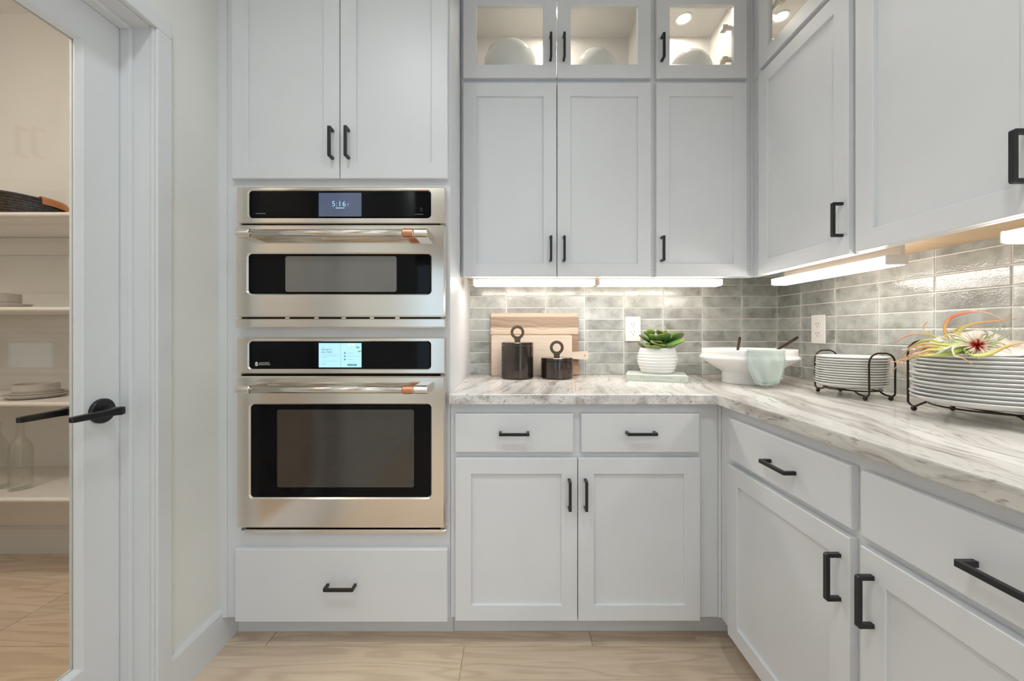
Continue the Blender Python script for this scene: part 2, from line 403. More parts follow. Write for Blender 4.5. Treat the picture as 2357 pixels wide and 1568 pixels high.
def obj(name, bm, m, parent=None, loc=(0, 0, 0), rot=(0, 0, 0), smooth=False):
    if isinstance(bm, bpy.types.Mesh):
        me = bm
    else:
        me = bpy.data.meshes.new(name)
        bmesh.ops.recalc_face_normals(bm, faces=bm.faces)
        bm.to_mesh(me); bm.free()
        if smooth:
            for p in me.polygons: p.use_smooth = True
        if m: me.materials.append(MAT[m])
    o = bpy.data.objects.new(name, me)
    COL.objects.link(o)
    o.location = loc; o.rotation_euler = rot
    if parent: o.parent = parent
    return o

def thing(name, label, cat, loc=(0, 0, 0), rz=0.0, group=None):
    o = bpy.data.objects.new(name, None)
    o.empty_display_size = 0.05
    COL.objects.link(o)
    o.location = loc; o.rotation_euler = (0, 0, rz)
    return tag(o, label, cat, group)

def tag(o, label, cat, group=None):
    o['label'] = label; o['category'] = cat
    if group: o['group'] = group
    return o

def structure(o, label=None):
    o['kind'] = 'structure'
    if label: o['label'] = label
    return o

def copy_tree(o, parent=None):
    c = o.copy(); COL.objects.link(c); c.parent = parent
    for ch in list(o.children): copy_tree(ch, c)
    return c

def box(bm, x0, x1, y0, y1, z0, z1, bev=0.0, seg=1):
    vs = [bm.verts.new(p) for p in ((x0, y0, z0), (x1, y0, z0), (x1, y1, z0), (x0, y1, z0), (x0, y0, z1), (x1, y0, z1), (x1, y1, z1), (x0, y1, z1))]
    fs = [bm.faces.new([vs[i] for i in q]) for q in ((0, 3, 2, 1), (4, 5, 6, 7), (0, 1, 5, 4), (1, 2, 6, 5), (2, 3, 7, 6), (3, 0, 4, 7))]
    if bev:
        es = list({e for f in fs for e in f.edges})
        bmesh.ops.bevel(bm, geom=es, offset=bev, segments=seg, affect='EDGES', profile=0.5)
    return bm

def B(x0, x1, y0, y1, z0, z1, bev=0.0, seg=1):
    return box(bmesh.new(), x0, x1, y0, y1, z0, z1, bev, seg)

def rrect(x0, x1, z0, z1, r=0.0, seg=0):
    if seg == 0:
        return [(x0, z0), (x1, z0), (x1, z1), (x0, z1)]
    out = []
    for cx, cz, a0 in ((x1 - r, z0 + r, -90), (x1 - r, z1 - r, 0), (x0 + r, z1 - r, 90), (x0 + r, z0 + r, 180)):
        for k in range(seg + 1):
            a = R(a0 + 90.0 * k / seg)
            out.append((cx + r * math.cos(a), cz + r * math.sin(a)))
    return out

def loft(bm, rings, cap0=False, cap1=False, close=False):
    """rings of 3-D points with the same count, joined by quads"""
    vr = [[bm.verts.new(p) for p in ring] for ring in rings]
    n = len(vr[0])
    pairs = list(zip(vr, vr[1:]))
    if close: pairs.append((vr[-1], vr[0]))
    for a, b in pairs:
        for i in range(n):
            bm.faces.new((a[i], a[(i + 1) % n], b[(i + 1) % n], b[i]))
    if cap0: bm.faces.new(vr[0][::-1])
    if cap1: bm.faces.new(vr[-1])
    return bm

def xz(loop, y):
    return [(p[0], y, p[1]) for p in loop]

def frame_bm(x0, x1, z0, z1, d0, d1, fw, bev=0.0015, r_out=0.0, r_in=0.0, seg=0, fwx=None):
    """picture-frame shaped solid; d0 = front depth, d1 = back depth; fw = (left,right,bottom,top) or one width"""
    l, rr, b_, t = fw if isinstance(fw, (tuple, list)) else (fw,) * 4
    def out(i): return rrect(x0 + i, x1 - i, z0 + i, z1 - i, max(r_out - i, 0.0005), seg)
    def inn(i): return rrect(x0 + l - i, x1 - rr + i, z0 + b_ - i, z1 - t + i, max(r_in + i, 0.0005), seg)
    rings = [xz(out(0), d1), xz(out(0), d0 + bev), xz(out(bev), d0), xz(inn(bev), d0), xz(inn(0), d0 + bev), xz(inn(0), d1)]
    return loft(bmesh.new(), rings, close=True)

def slab_bm(x0, x1, z0, z1, d0, d1, bev=0.0015, r=0.0, seg=0):
    def out(i): return rrect(x0 + i, x1 - i, z0 + i, z1 - i, max(r - i, 0.0005), seg)
    return loft(bmesh.new(), [xz(out(0), d1), xz(out(0), d0 + bev), xz(out(bev), d0)], cap0=True, cap1=True)

def lathe(profile, n=48, bm=None, close=False):
    bm = bm or bmesh.new()
    rings = []
    for r, z in profile:
        rings.append([(max(r, 1e-5) * math.cos(2 * PI * k / n), max(r, 1e-5) * math.sin(2 * PI * k / n), z) for k in range(n)])
    return loft(bm, rings, cap0=not close, cap1=not close, close=close)

def tube(bm, pts, rad, n=8, cap=True):
    """round tube along points; rad number or list"""
    pts = [Vector(p) for p in pts]
    rads = rad if isinstance(rad, (list, tuple)) else [rad] * len(pts)
    rings = []
    up = None
    for i, p in enumerate(pts):
        t = (pts[min(i + 1, len(pts) - 1)] - pts[max(i - 1, 0)]).normalized()
        if up is None:
            up = Vector((0, 0, 1)) if abs(t.z) < 0.9 else Vector((1, 0, 0))
        a = t.cross(up)
        if a.length < 1e-6: a = t.cross(Vector((0.3, 1, 0.1)))
        a.normalize(); b = a.cross(t).normalized(); up = b
        rings.append([p + (a * math.cos(2 * PI * k / n) + b * math.sin(2 * PI * k / n)) * rads[i] for k in range(n)])
    return loft(bm, rings, cap0=cap, cap1=cap)

def smooth_path(pts, sub=8):
    """Catmull-Rom through the points"""
    P = [Vector(p) for p in pts]
    P = [P[0] * 2 - P[1]] + P + [P[-1] * 2 - P[-2]]
    out = []
    for i in range(1, len(P) - 2):
        for k in range(sub):
            t = k / sub
            a, b, c, d = P[i - 1], P[i], P[i + 1], P[i + 2]
            out.append(0.5 * ((2 * b) + (c - a) * t + (2 * a - 5 * b + 4 * c - d) * t * t + (3 * b - a - 3 * c + d) * t ** 3))
    out.append(P[-2])
    return out

def fill_extrude(outer, holes, y0, y1):
    """flat outline in xz with holes, given thickness along y"""
    bm = bmesh.new()
    edges = []
    for lp in [outer] + holes:
        vs = [bm.verts.new((p[0], y0, p[1])) for p in lp]
        edges += [bm.edges.new((vs[i], vs[(i + 1) % len(vs)])) for i in range(len(vs))]
    r = bmesh.ops.triangle_fill(bm, use_beauty=True, edges=edges)
    fs = [g for g in r['geom'] if isinstance(g, bmesh.types.BMFace)]
    e = bmesh.ops.extrude_face_region(bm, geom=fs)
    bmesh.ops.translate(bm, verts=[v for v in e['geom'] if isinstance(v, bmesh.types.BMVert)], vec=(0, y1 - y0, 0))
    return bm

def circ(cx, cz, r, n=24, a0=0.0, a1=360.0, full=True):
    k = n if full else n + 1
    return [(cx + r * math.cos(R(a0 + (a1 - a0) * i / n)), cz + r * math.sin(R(a0 + (a1 - a0) * i / n))) for i in range(k)]

def text_mesh(body, size, thick=0.0002, align='CENTER', spacing=1.0, thin=0.0):
    c = bpy.data.curves.new('lettering', 'FONT')
    c.body = body; c.size = size; c.extrude = thick; c.align_x = align; c.align_y = 'CENTER'; c.space_character = spacing
    c.resolution_u = 3; c.offset = -thin
    o = bpy.data.objects.new('lettering', c); COL.objects.link(o)
    dg = bpy.context.evaluated_depsgraph_get()
    me = bpy.data.meshes.new_from_object(o.evaluated_get(dg))
    bpy.data.objects.remove(o); bpy.data.curves.remove(c)
    me.transform(Matrix.Rotation(PI / 2, 4, 'X'))      # stands upright, facing -Y
    return me

def text(name, body, size, m, parent, loc, align='CENTER', spacing=1.0, thin=0.0):
    me = text_mesh(body, size, align=align, spacing=spacing, thin=thin)
    me.materials.clear(); me.materials.append(MAT[m])
    return obj(name, me, None, parent, loc)

# ------------------------------------------------------------------ main planes of the room
YF, YB = 1.42, 2.03          # face frames of the back run, back wall
XR, XW = 0.752, 1.367        # face frames of the right run, right wall
XL = -1.058                  # left wall
YU, XU = 1.70, 1.037         # face frames of the wall cabinets
ZC = 0.916                   # counter top
CEIL = 2.78
KICK = 0.107

# ------------------------------------------------------------------ floor
fl = structure(obj('floor', B(-6.2, 5.2, -4.4, 2.2, -0.10, -0.004), 'oak_floor'), 'light oak plank floor of kitchen and pantry')
PW = 0.1725
joints = {0: [-1.944 - 1.2, -1.944, -0.895 + 0.14, 0.29], -1: [-2.6, -1.41, -0.175, 1.02]}
plank_cache = {}
for j in range(-8, 4):
    y0 = 1.422 + PW * j
    y1 = min(y0 + PW, YB)
    if j == 0:   cuts = [-3.05, -1.944, -0.895, 0.29, 1.45]
    elif j == -1: cuts = [-3.05, -2.6, -1.41, -0.175, 1.03, 1.45]
    elif j == 1: cuts = [-3.05, -1.944, -0.72, 0.5, 1.45]
    elif j == 3: cuts = [-3.05, -2.355, -1.15, 0.05, 1.26, 1.45]
    else:
        s = random.uniform(-3.0, -2.0); cuts = [-3.05] + [s + 1.22 * k for k in range(4) if s + 1.22 * k < 1.3] + [1.45]
    for a, b in zip(cuts, cuts[1:]):
        key = (round(b - a, 3), round(y1 - y0, 3))
        if key not in plank_cache:
            bm = B(-(b - a) / 2 + 0.0012, (b - a) / 2 - 0.0012, -(y1 - y0) / 2 + 0.0012, (y1 - y0) / 2 - 0.0012, -0.005, 0.0, 0.0008)
            p = obj('plank', bm, 'oak_floor', fl)
            plank_cache[key] = p.data
        else:
            p = obj('plank', plank_cache[key], None, fl)
        p.location = ((a + b) / 2, (y0 + y1) / 2, 0)

# ------------------------------------------------------------------ walls, ceiling
def struct_box(name, m, label, *dims):
    bm = bmesh.new()
    for d in dims: box(bm, *d)
    return structure(obj(name, bm, m), label)

wall_back = struct_box('wall_back', 'white_paint', 'back wall behind ovens, counter and pantry shelves', (-3.1, 1.5, YB, YB + 0.12, 0, CEIL))
wall_right = struct_box('wall_right', 'wall_paint', 'right wall carrying the grey green tile backsplash', (XW, XW + 0.12, -0.3, YB, 0, CEIL))
DY0, DY1 = 0.385, 1.148      # pantry door opening
wall_left = struct_box('wall_left', 'wall_paint', 'pale sage painted wall beside the glazed pantry door',
    (XL - 0.112, XL, DY1 + 0.02, YB, 0, CEIL), (XL - 0.112, XL, -1.5, DY0 - 0.02, 0, CEIL), (XL - 0.112, XL, DY0 - 0.02, DY1 + 0.02, 2.05, CEIL))
struct_box('wall_pantry', 'white_paint', 'plain off-white end walls of the pantry', (-3.12, -3.0, 0.15, YB, 0, CEIL), (-3.12, XL - 0.112, 0.05, 0.15, 0, CEIL))
struct_box('ceiling', 'white_paint', 'flat white ceiling', (-6.2, 5.2, -4.4, 2.2, CEIL, CEIL + 0.1))
# the room behind the camera: window openings in its far wall and its right end
def wall_with_openings(name, m, label, x0, x1, y0, y1, opens, along='x'):
    bm = bmesh.new()
    def put(a, b, z0, z1):
        if along == 'x': box(bm, a, b, y0, y1, z0, z1)
        else: box(bm, x0, x1, a, b, z0, z1)
    lo, hi = (x0, x1) if along == 'x' else (y0, y1)
    cur = lo
    for a, b, z0, z1 in sorted(opens):
        put(cur, a, 0, CEIL)
        if z0 > 0: put(a, b, 0, z0)
        put(a, b, z1, CEIL)
        cur = b
    put(cur, hi, 0, CEIL)
    return structure(obj(name, bm, m), label)
opens = [(-5.45, -4.55, 0.15, 2.35), (-1.73, -1.11, 0.15, 2.35), (-0.78, -0.32, 1.0, 2.3), (1.1, 4.1, 0.2, 2.4)]
wall_with_openings('wall_rear', 'beige_wall', 'beige wall of the room behind, with tall windows', -6.1, 5.1, -4.36, -4.2, opens)
wall_with_openings('wall_far_right', 'beige_wall', 'beige end wall with a wide window', 5.0, 5.12, -4.2, -0.3, [(-3.5, -0.9, 0.2, 2.4)], along='y')
struct_box('wall_far_left', 'beige_wall', 'beige end wall of the room behind', (-6.2, -6.1, -4.36, -1.5, 0, CEIL))
struct_box('wall_side_left', 'beige_wall', 'beige wall running left behind the pantry', (-6.1, XL - 0.112, -1.62, -1.5, 0, CEIL))
struct_box('wall_side_right', 'beige_wall', 'beige wall running right from the end of the counter', (XW + 0.12, 5.1, -0.3, -0.18, 0, CEIL))
for i, (a, b, z0, z1) in enumerate(opens):
    w = structure(obj('window_%d' % (i + 1), frame_bm(a - 0.06, b + 0.06, z0 - 0.06, z1 + 0.06, -0.03, 0.09, 0.09), 'trim_paint', None, (0, -4.2, 0), (0, 0, 0)), 'white framed tall window in the room behind')
    w.location = (0, -4.26, 0)
    obj('pane', B(a + 0.02, b - 0.02, 0.02, 0.026, z0 + 0.02, z1 - 0.02), 'window_glass', w)
w = structure(obj('window_5', frame_bm(-3.58, -0.82, 0.12, 2.48, -0.03, 0.09, 0.13), 'trim_paint', None, (5.06, 0, 0), (0, 0, PI / 2)), 'white framed wide window at the end of the room')
obj('pane', B(-3.46, -0.94, 0.02, 0.026, 0.24, 2.36), 'window_glass', w)
# tall white door leaves and an invented dark cabinet on the rear wall (what the oven glass mirrors)
d2 = structure(obj('door_2', frame_bm(-3.68, -2.92, 0.0, 2.3, -0.05, 0.0, (0.08, 0.08, 0.02, 0.08)), 'trim_paint', None, (0, -4.2, 0), (0, 0, 0)), 'white cased door in the wall behind')
d2.rotation_euler = (0, 0, PI); d2.location = (-6.6, -4.2, 0)
obj('door_leaf', frame_bm(-3.6, -3.0, 0.02, 2.2, -0.03, -0.002, 0.11), 'trim_paint', d2)
obj('door_panel', B(-3.5, -3.1, -0.016, -0.004, 0.12, 2.1), 'trim_paint', d2)
dc = thing('invented_cupboard', 'invented dark cupboard behind the camera, gives the oven glass its dark reflection', 'cupboard', (-4.1, -3.93, 0))
obj('body', B(-0.38, 0.38, -0.2, 0.2, 0.0, 2.4, 0.004), 'dark_furniture', dc)

# ------------------------------------------------------------------ ceiling downlights (room lamps; the last three added to brighten the steel's reflections)
for i, (x, y) in enumerate(((-0.55, 0.35), (0.45, 0.25), (-0.9, -1.3), (0.9, -1.5), (2.7, -1.9), (-3.0, -2.8), (-4.6, -3.1), (-1.4, -3.1), (1.5, -3.1))):
    t = thing('ceiling_downlight', 'round recessed ceiling downlight, %s' % ['above the pantry door side', 'above the counter side', 'behind the camera on the left', 'behind the camera on the right', 'far right near the wide window', 'far left by the cased door', 'added to brighten the rear wall on the left', 'added to brighten the rear wall in the middle', 'added to brighten the rear wall on the right'][i], 'light', (x, y, CEIL), 0, 'recessed ceiling downlights')
    obj('trim_ring', lathe([(0.055, -0.001), (0.085, -0.001), (0.083, -0.008), (0.058, -0.004)], 32, close=True), 'trim_paint', t)
    obj('lens', lathe([(0.001, -0.003), (0.055, -0.003), (0.055, -0.0005), (0.001, -0.0005)], 32), 'lamp_glow', t)
    l = bpy.data.lights.new('downlight', 'AREA'); l.shape = 'DISK'; l.size = 0.14; l.energy = POWER_DOWN
    l.color = (0.89, 0.96, 1.0); l.spread = R(150)
    lo = bpy.data.objects.new('downlight', l); COL.objects.link(lo); lo.parent = t; lo.location = (0, 0, -0.012)
t = thing('pantry_ceiling_light', 'flush round ceiling light inside the pantry', 'light', (-2.0, 0.5, CEIL))
obj('shade', lathe([(0.001, -0.05), (0.11, -0.045), (0.13, -0.02), (0.13, -0.0005), (0.001, -0.0005)], 32), 'lamp_glow', t, smooth=True)
l = bpy.data.lights.new('pantry_bulb', 'AREA'); l.shape = 'DISK'; l.size = 0.24; l.energy = POWER_PANTRY; l.color = (1.0, 0.88, 0.76)
lo = bpy.data.objects.new('pantry_bulb', l); COL.objects.link(lo); lo.parent = t; lo.location = (0, 0, -0.055)

# ------------------------------------------------------------------ pantry door, casing, baseboards
cas = structure(bpy.data.objects.new('trim_1', None), 'white painted casing and jamb around the pantry door'); COL.objects.link(cas)
def casing_leg(y0, y1, z0, z1): return B(XL, XL + 0.018, y0, y1, z0, z1, 0.003, 2)
obj('casing_leg', casing_leg(DY1 + 0.005, DY1 + 0.055, 0, 2.027), 'trim_paint', cas)
obj('casing_leg', casing_leg(DY0 - 0.055, DY0 - 0.005, 0, 2.027), 'trim_paint', cas)
obj('casing_head', casing_leg(DY0 - 0.055, DY1 + 0.055, 2.027, 2.078), 'trim_paint', cas)
obj('casing_bead', B(XL, XL + 0.010, DY1, DY1 + 0.005, 0, 2.027, 0.002, 2), 'trim_paint', cas)
obj('jamb', B(XL - 0.112, XL, DY1, DY1 + 0.02, 0, 2.042), 'trim_paint', cas)
obj('jamb', B(XL - 0.112, XL, DY0 - 0.02, DY0, 0, 2.042), 'trim_paint', cas)
obj('head_jamb', B(XL - 0.112, XL, DY0, DY1, 2.022, 2.042), 'trim_paint', cas)
obj('stop', B(-1.134, -1.106, DY1 - 0.012, DY1, 0, 2.022, 0.001), 'trim_paint', cas)
obj('stop', B(-1.134, -1.106, DY0, DY0 + 0.012, 0, 2.022, 0.001), 'trim_paint', cas)
obj('head_stop', B(-1.134, -1.106, DY0 + 0.012, DY1 - 0.012, 2.010, 2.022, 0.001), 'trim_paint', cas)

door = structure(bpy.data.objects.new('door_1', None), 'white pantry door with one tall clear glass pane and black lever')
COL.objects.link(door); door.location = (-1.135, 0.765, 0); door.rotation_euler = (0, 0, PI / 2)
# local x = +Y, local y = -X (into the pantry)
hw = (DY1 - DY0) / 2 - 0.002
obj('door_frame', frame_bm(-hw, hw, 0.008, 2.019, 0.0, 0.036, (0.105, 0.105, 0.235, 0.108), 0.002), 'trim_paint', door)
def bead(d_out, d_in, y0, y1):
    i0, i1 = (-hw + 0.105, hw - 0.105, 0.243, 1.911), (-hw + 0.114, hw - 0.114, 0.252, 1.902)
    rings = []
    for k in range(6):
        t_ = k / 5
        q = [i0[j] + (i1[j] - i0[j]) * t_ for j in range(4)]
        rings.append(xz(rrect(*q), y0 + (y1 - y0) * (0.5 - 0.5 * math.cos(PI * t_))))
    rings.append(xz(rrect(*i1), y1 + (0.004 if y1 > y0 else -0.004)))
    rings.append(xz(rrect(*i0), y1 + (0.004 if y1 > y0 else -0.004)))
    return loft(bmesh.new(), rings, close=True)
obj('glazing_bead', bead(0, 0, 0.002, 0.012), 'trim_paint', door)
obj('glazing_bead', bead(0, 0, 0.034, 0.024), 'trim_paint', door)
obj('pane', B(-hw + 0.106, hw - 0.106, 0.0165, 0.0205, 0.244, 1.910), 'pane_glass', door)
hz = 0.918
ly = 1.086 - 0.765
for s in (-1, 1):
    y0 = 0.0 if s < 0 else 0.036
    ro = obj('lever_handle', lathe([(0.001, 0), (0.034, 0), (0.034, 0.006), (0.031, 0.009), (0.001, 0.009)], 40), 'black_metal', door, (ly, y0, hz), (PI / 2 if s < 0 else -PI / 2, 0, 0), smooth=False)
    obj('shank', tube(bmesh.new(), [(0, 0, 0.008), (0, 0, 0.030), (0, 0, 0.031), (0, 0, 0.056)], [0.0125, 0.0125, 0.0105, 0.0115], 20), 'black_metal', ro)
    bm = bmesh.new()
    sg = -1
    # local: x along the door, y is up or down depending on the turn
    rings = []
    for xx, hh, tt in ((0.012, 0.010, 0.009), (0.0, 0.011, 0.0105), (-0.03, 0.0085, 0.008), (-0.11, 0.0075, 0.006), (-0.118, 0.0068, 0.0055)):
        rings.append([(xx, -hh, 0.047 - tt), (xx, hh, 0.047 - tt), (xx, hh, 0.047 + tt), (xx, -hh, 0.047 + tt)])
    loft(bm, rings, True, True)
    bmesh.ops.bevel(bm, geom=list(bm.edges), offset=0.0015, segments=1, affect='EDGES')
    obj('lever', bm, 'black_metal', ro)

def baseboard(name, label, x0, x1, y0, y1, axis):
    h = 0.137
    bm = bmesh.new()
    if axis == 'y':
        prof = [(x0, 0), (x1, 0), (x1, h - 0.012), (x1 - 0.004, h - 0.003), (x1 - 0.006, h), (x0, h)]
        loft(bm, [[(a, y0, b) for a, b in prof], [(a, y1, b) for a, b in prof]], True, True)
    else:
        prof = [(y1, 0), (y0, 0), (y0, h - 0.012), (y0 + 0.004, h - 0.003), (y0 + 0.006, h), (y1, h)]
        loft(bm, [[(x0, a, b) for a, b in prof], [(x1, a, b) for a, b in prof]], True, True)
    return structure(obj(name, bm, 'trim_paint'), label)
baseboard('baseboard_left', 'white baseboard between door casing and oven cabinet', XL, XL + 0.015, DY1 + 0.055, 1.49, 'y')
baseboard('baseboard_pantry', 'white baseboard at the back of the pantry', -3.0, XL - 0.112, YB - 0.015, YB, 'x')

# ------------------------------------------------------------------ tile backsplash
TW, TH, GR = 0.2009, 0.0575, 0.0036
tile_cache = {}
def tile(parent, w, h, loc, rz=0.0):
    key = (round(w, 3), round(h, 3))
    if key not in tile_cache:
        hw_, hh_ = w / 2, h / 2
        def q(i): return rrect(-hw_ + i, hw_ - i, -hh_ + i, hh_ - i)
        bm = loft(bmesh.new(), [xz(q(0), 0.009), xz(q(0), 0.0018), xz(q(0.0008), 0.0006), xz(q(0.0028), 0.0)], True, True)
        me = bpy.data.meshes.new('tile'); bmesh.ops.recalc_face_normals(bm, faces=bm.faces); bm.to_mesh(me); bm.free()
        me.materials.append(MAT['zellige_tile']); tile_cache[key] = me
    o = obj('tile', tile_cache[key], None, parent, loc, (random.uniform(-0.005, 0.005), random.uniform(-0.002, 0.002), rz + random.uniform(-0.003, 0.003)))
    return o
ZT = 1.418
obj('grout', B(-0.224, XW, YB - 0.0075, YB, ZC - 0.002, ZT), 'grout', wall_back)
obj('grout', B(XW - 0.0075, XW, 0.02, YB - 0.0075, ZC - 0.002, ZT), 'grout', wall_right)
rows = []
z = ZC + 0.0005
while z < ZT - 0.005:
    rows.append((z, min(z + TH, ZT))); z += TH
cols = []
x = -0.031 - TW
while x < XW - 0.012:
    cols.append((max(x, -0.222), min(x + TW, XW - 0.0095))); x += TW
for z0, z1 in rows:
    for x0, x1 in cols:
        tile(wall_back, x1 - x0 - GR, z1 - z0 - GR, ((x0 + x1) / 2, YB - 0.0105, (z0 + z1) / 2))
ycols = [YB - 0.0105, 1.852]
while ycols[-1] > 0.05: ycols.append(ycols[-1] - 0.1955)
for z0, z1 in rows:
    for a, b in zip(ycols, ycols[1:]):
        tile(wall_right, a - b - GR, z1 - z0 - GR, (XW - 0.0105, (a + b) / 2, (z0 + z1) / 2), -PI / 2)

# ------------------------------------------------------------------ cabinet building blocks
def pull_mesh():
    hl, pr, th, wd = 0.053, 0.034, 0.0085, 0.0095
    pts = [(0, -hl), (-pr + 0.003, -hl), (-pr, -hl + 0.003), (-pr, hl - 0.003), (-pr + 0.003, hl), (0, hl), (0, hl - th), (-pr + th, hl - th), (-pr + th, -hl + th), (0, -hl + th)]
    bm = bmesh.new()
    a = [bm.verts.new((-wd / 2, y, z)) for y, z in pts]
    b = [bm.verts.new((wd / 2, y, z)) for y, z in pts]
    n = len(pts)
    side = [bm.faces.new((a[i], a[(i + 1) % n], b[(i + 1) % n], b[i])) for i in range(n)]
    for v in (a, b):
        bm.faces.new((v[0], v[1], v[2], v[8], v[9])); bm.faces.new((v[2], v[3], v[7], v[8])); bm.faces.new((v[3], v[4], v[5], v[6], v[7]))
    bmesh.ops.recalc_face_normals(bm, faces=bm.faces)
    me = bpy.data.meshes.new('pull_handle'); bm.to_mesh(me); bm.free()
    me.materials.append(MAT['black_metal'])
    return me
PULL = pull_mesh()
PULL_H = PULL.copy(); PULL_H.transform(Matrix.Rotation(PI / 2, 4, 'Y'))

class Unit:
    """a cabinet; u = along the run (viewer's right), d = depth behind the face frame, z up"""
    def __init__(s, name, label, cat, u0, z0, run, plane, group=None):
        s.u0, s.z0 = u0, z0
        if run == 'back': loc, rz = (u0, plane, z0), 0.0
        else:             loc, rz = (plane, -u0, z0), -PI / 2
        s.e = thing(name, label, cat, loc, rz, group)
    def part(s, name, bm, m, parent=None, smooth=False):
        bmesh.ops.translate(bm, verts=bm.verts, vec=(-s.u0, 0, -s.z0))
        return obj(name, bm, m, parent or s.e, smooth=smooth)
    def box(s, name, u0, u1, d0, d1, z0, z1, m='cabinet_paint', bev=0.001, parent=None):
        return s.part(name, B(u0, u1, d0, d1, z0, z1, bev), m, parent)
    def pull(s, parent, u, z, horiz=False, d=-0.0195):
        o = obj('pull_handle', PULL_H if horiz else PULL, None, parent, (u - s.u0, d, z - s.z0))
        return o
    def door(s, u0, u1, z0, z1, pull=None, glass=False, fw=0.057):
        fr = s.part('door', frame_bm(u0, u1, z0, z1, -0.0205, -0.0008, fw, 0.0016), 'cabinet_paint')
        if glass:
            s.part('glass_pane', B(u0 + fw - 0.003, u1 - fw + 0.003, -0.010, -0.007, z0 + fw - 0.003, z1 - fw + 0.003), 'pane_glass', fr)
        else:
            s.part('door_panel', B(u0 + fw - 0.003, u1 - fw + 0.003, -0.0105, -0.003, z0 + fw - 0.003, z1 - fw + 0.003), 'cabinet_paint', fr)
        if pull: s.pull(fr, *pull)
        return fr
    def drawer(s, u0, u1, z0, z1, pu, pz):
        fr = s.part('drawer', slab_bm(u0, u1, z0, z1, -0.0205, -0.0008, 0.003), 'cabinet_paint')
        s.pull(fr, pu, pz, True)
        return fr

YD = YF - 0.0205     # door faces of the back run
# ------------------------------------------------------------------ tall oven cabinet
TX0, TX1 = ux(502, YF), ux(1037, YF)
tower = Unit('oven_tower_cabinet', 'tall white cabinet housing the two stainless ovens', 'cabinet', (TX0 + TX1) / 2, 0.0, 'back', YF)
# carcass around two oven bays
OX0, OX1 = ux(556, YF), ux(1014, YF)
MZ0, MZ1 = uz(744, YF), uz(440, YF)     # upper bay
LZ0, LZ1 = uz(1222, YF), uz(787, YF)    # lower bay
bm = bmesh.new()
box(bm, TX0 + 0.001, OX0, 0, 0.606, KICK, 2.66); box(bm, OX1, TX1 - 0.001, 0, 0.606, KICK, 2.66)
box(bm, OX0, OX1, 0, 0.606, KICK, LZ0); box(bm, OX0, OX1, 0, 0.606, LZ1, MZ0); box(bm, OX0, OX1, 0, 0.606, MZ1, 2.66)
box(bm, OX0, OX1, 0.596, 0.606, LZ0, LZ1); box(bm, OX0, OX1, 0.596, 0.606, MZ0, MZ1)
tower.part('carcass', bm, 'cabinet_paint')
tower.box('filler_strip', TX0 + 0.001, ux(524, YF), -0.004, 0, KICK, 2.66)
tower.box('toe_kick', TX0 + 0.016, TX1, 0.072, 0.085, 0, KICK)
tower.box('crown_rail', TX0 + 0.001, TX1 - 0.001, -0.022, 0.606, 2.66, CEIL - 0.002)
zd = uz(411, YD)
tower.door(ux(533, YD), ux(781, YD), zd, 2.60, (ux(757, YD - 0.03), uz(324, YD - 0.03)))
tower.door(ux(783, YD), ux(1030, YD), zd, 2.60, (ux(794.5, YD - 0.03), uz(323, YD - 0.03)))
tower.drawer(ux(540, YD), ux(1030, YD), uz(1433, YD), uz(1265, YD), ux(778, YD - 0.03), uz(1359, YD - 0.03))

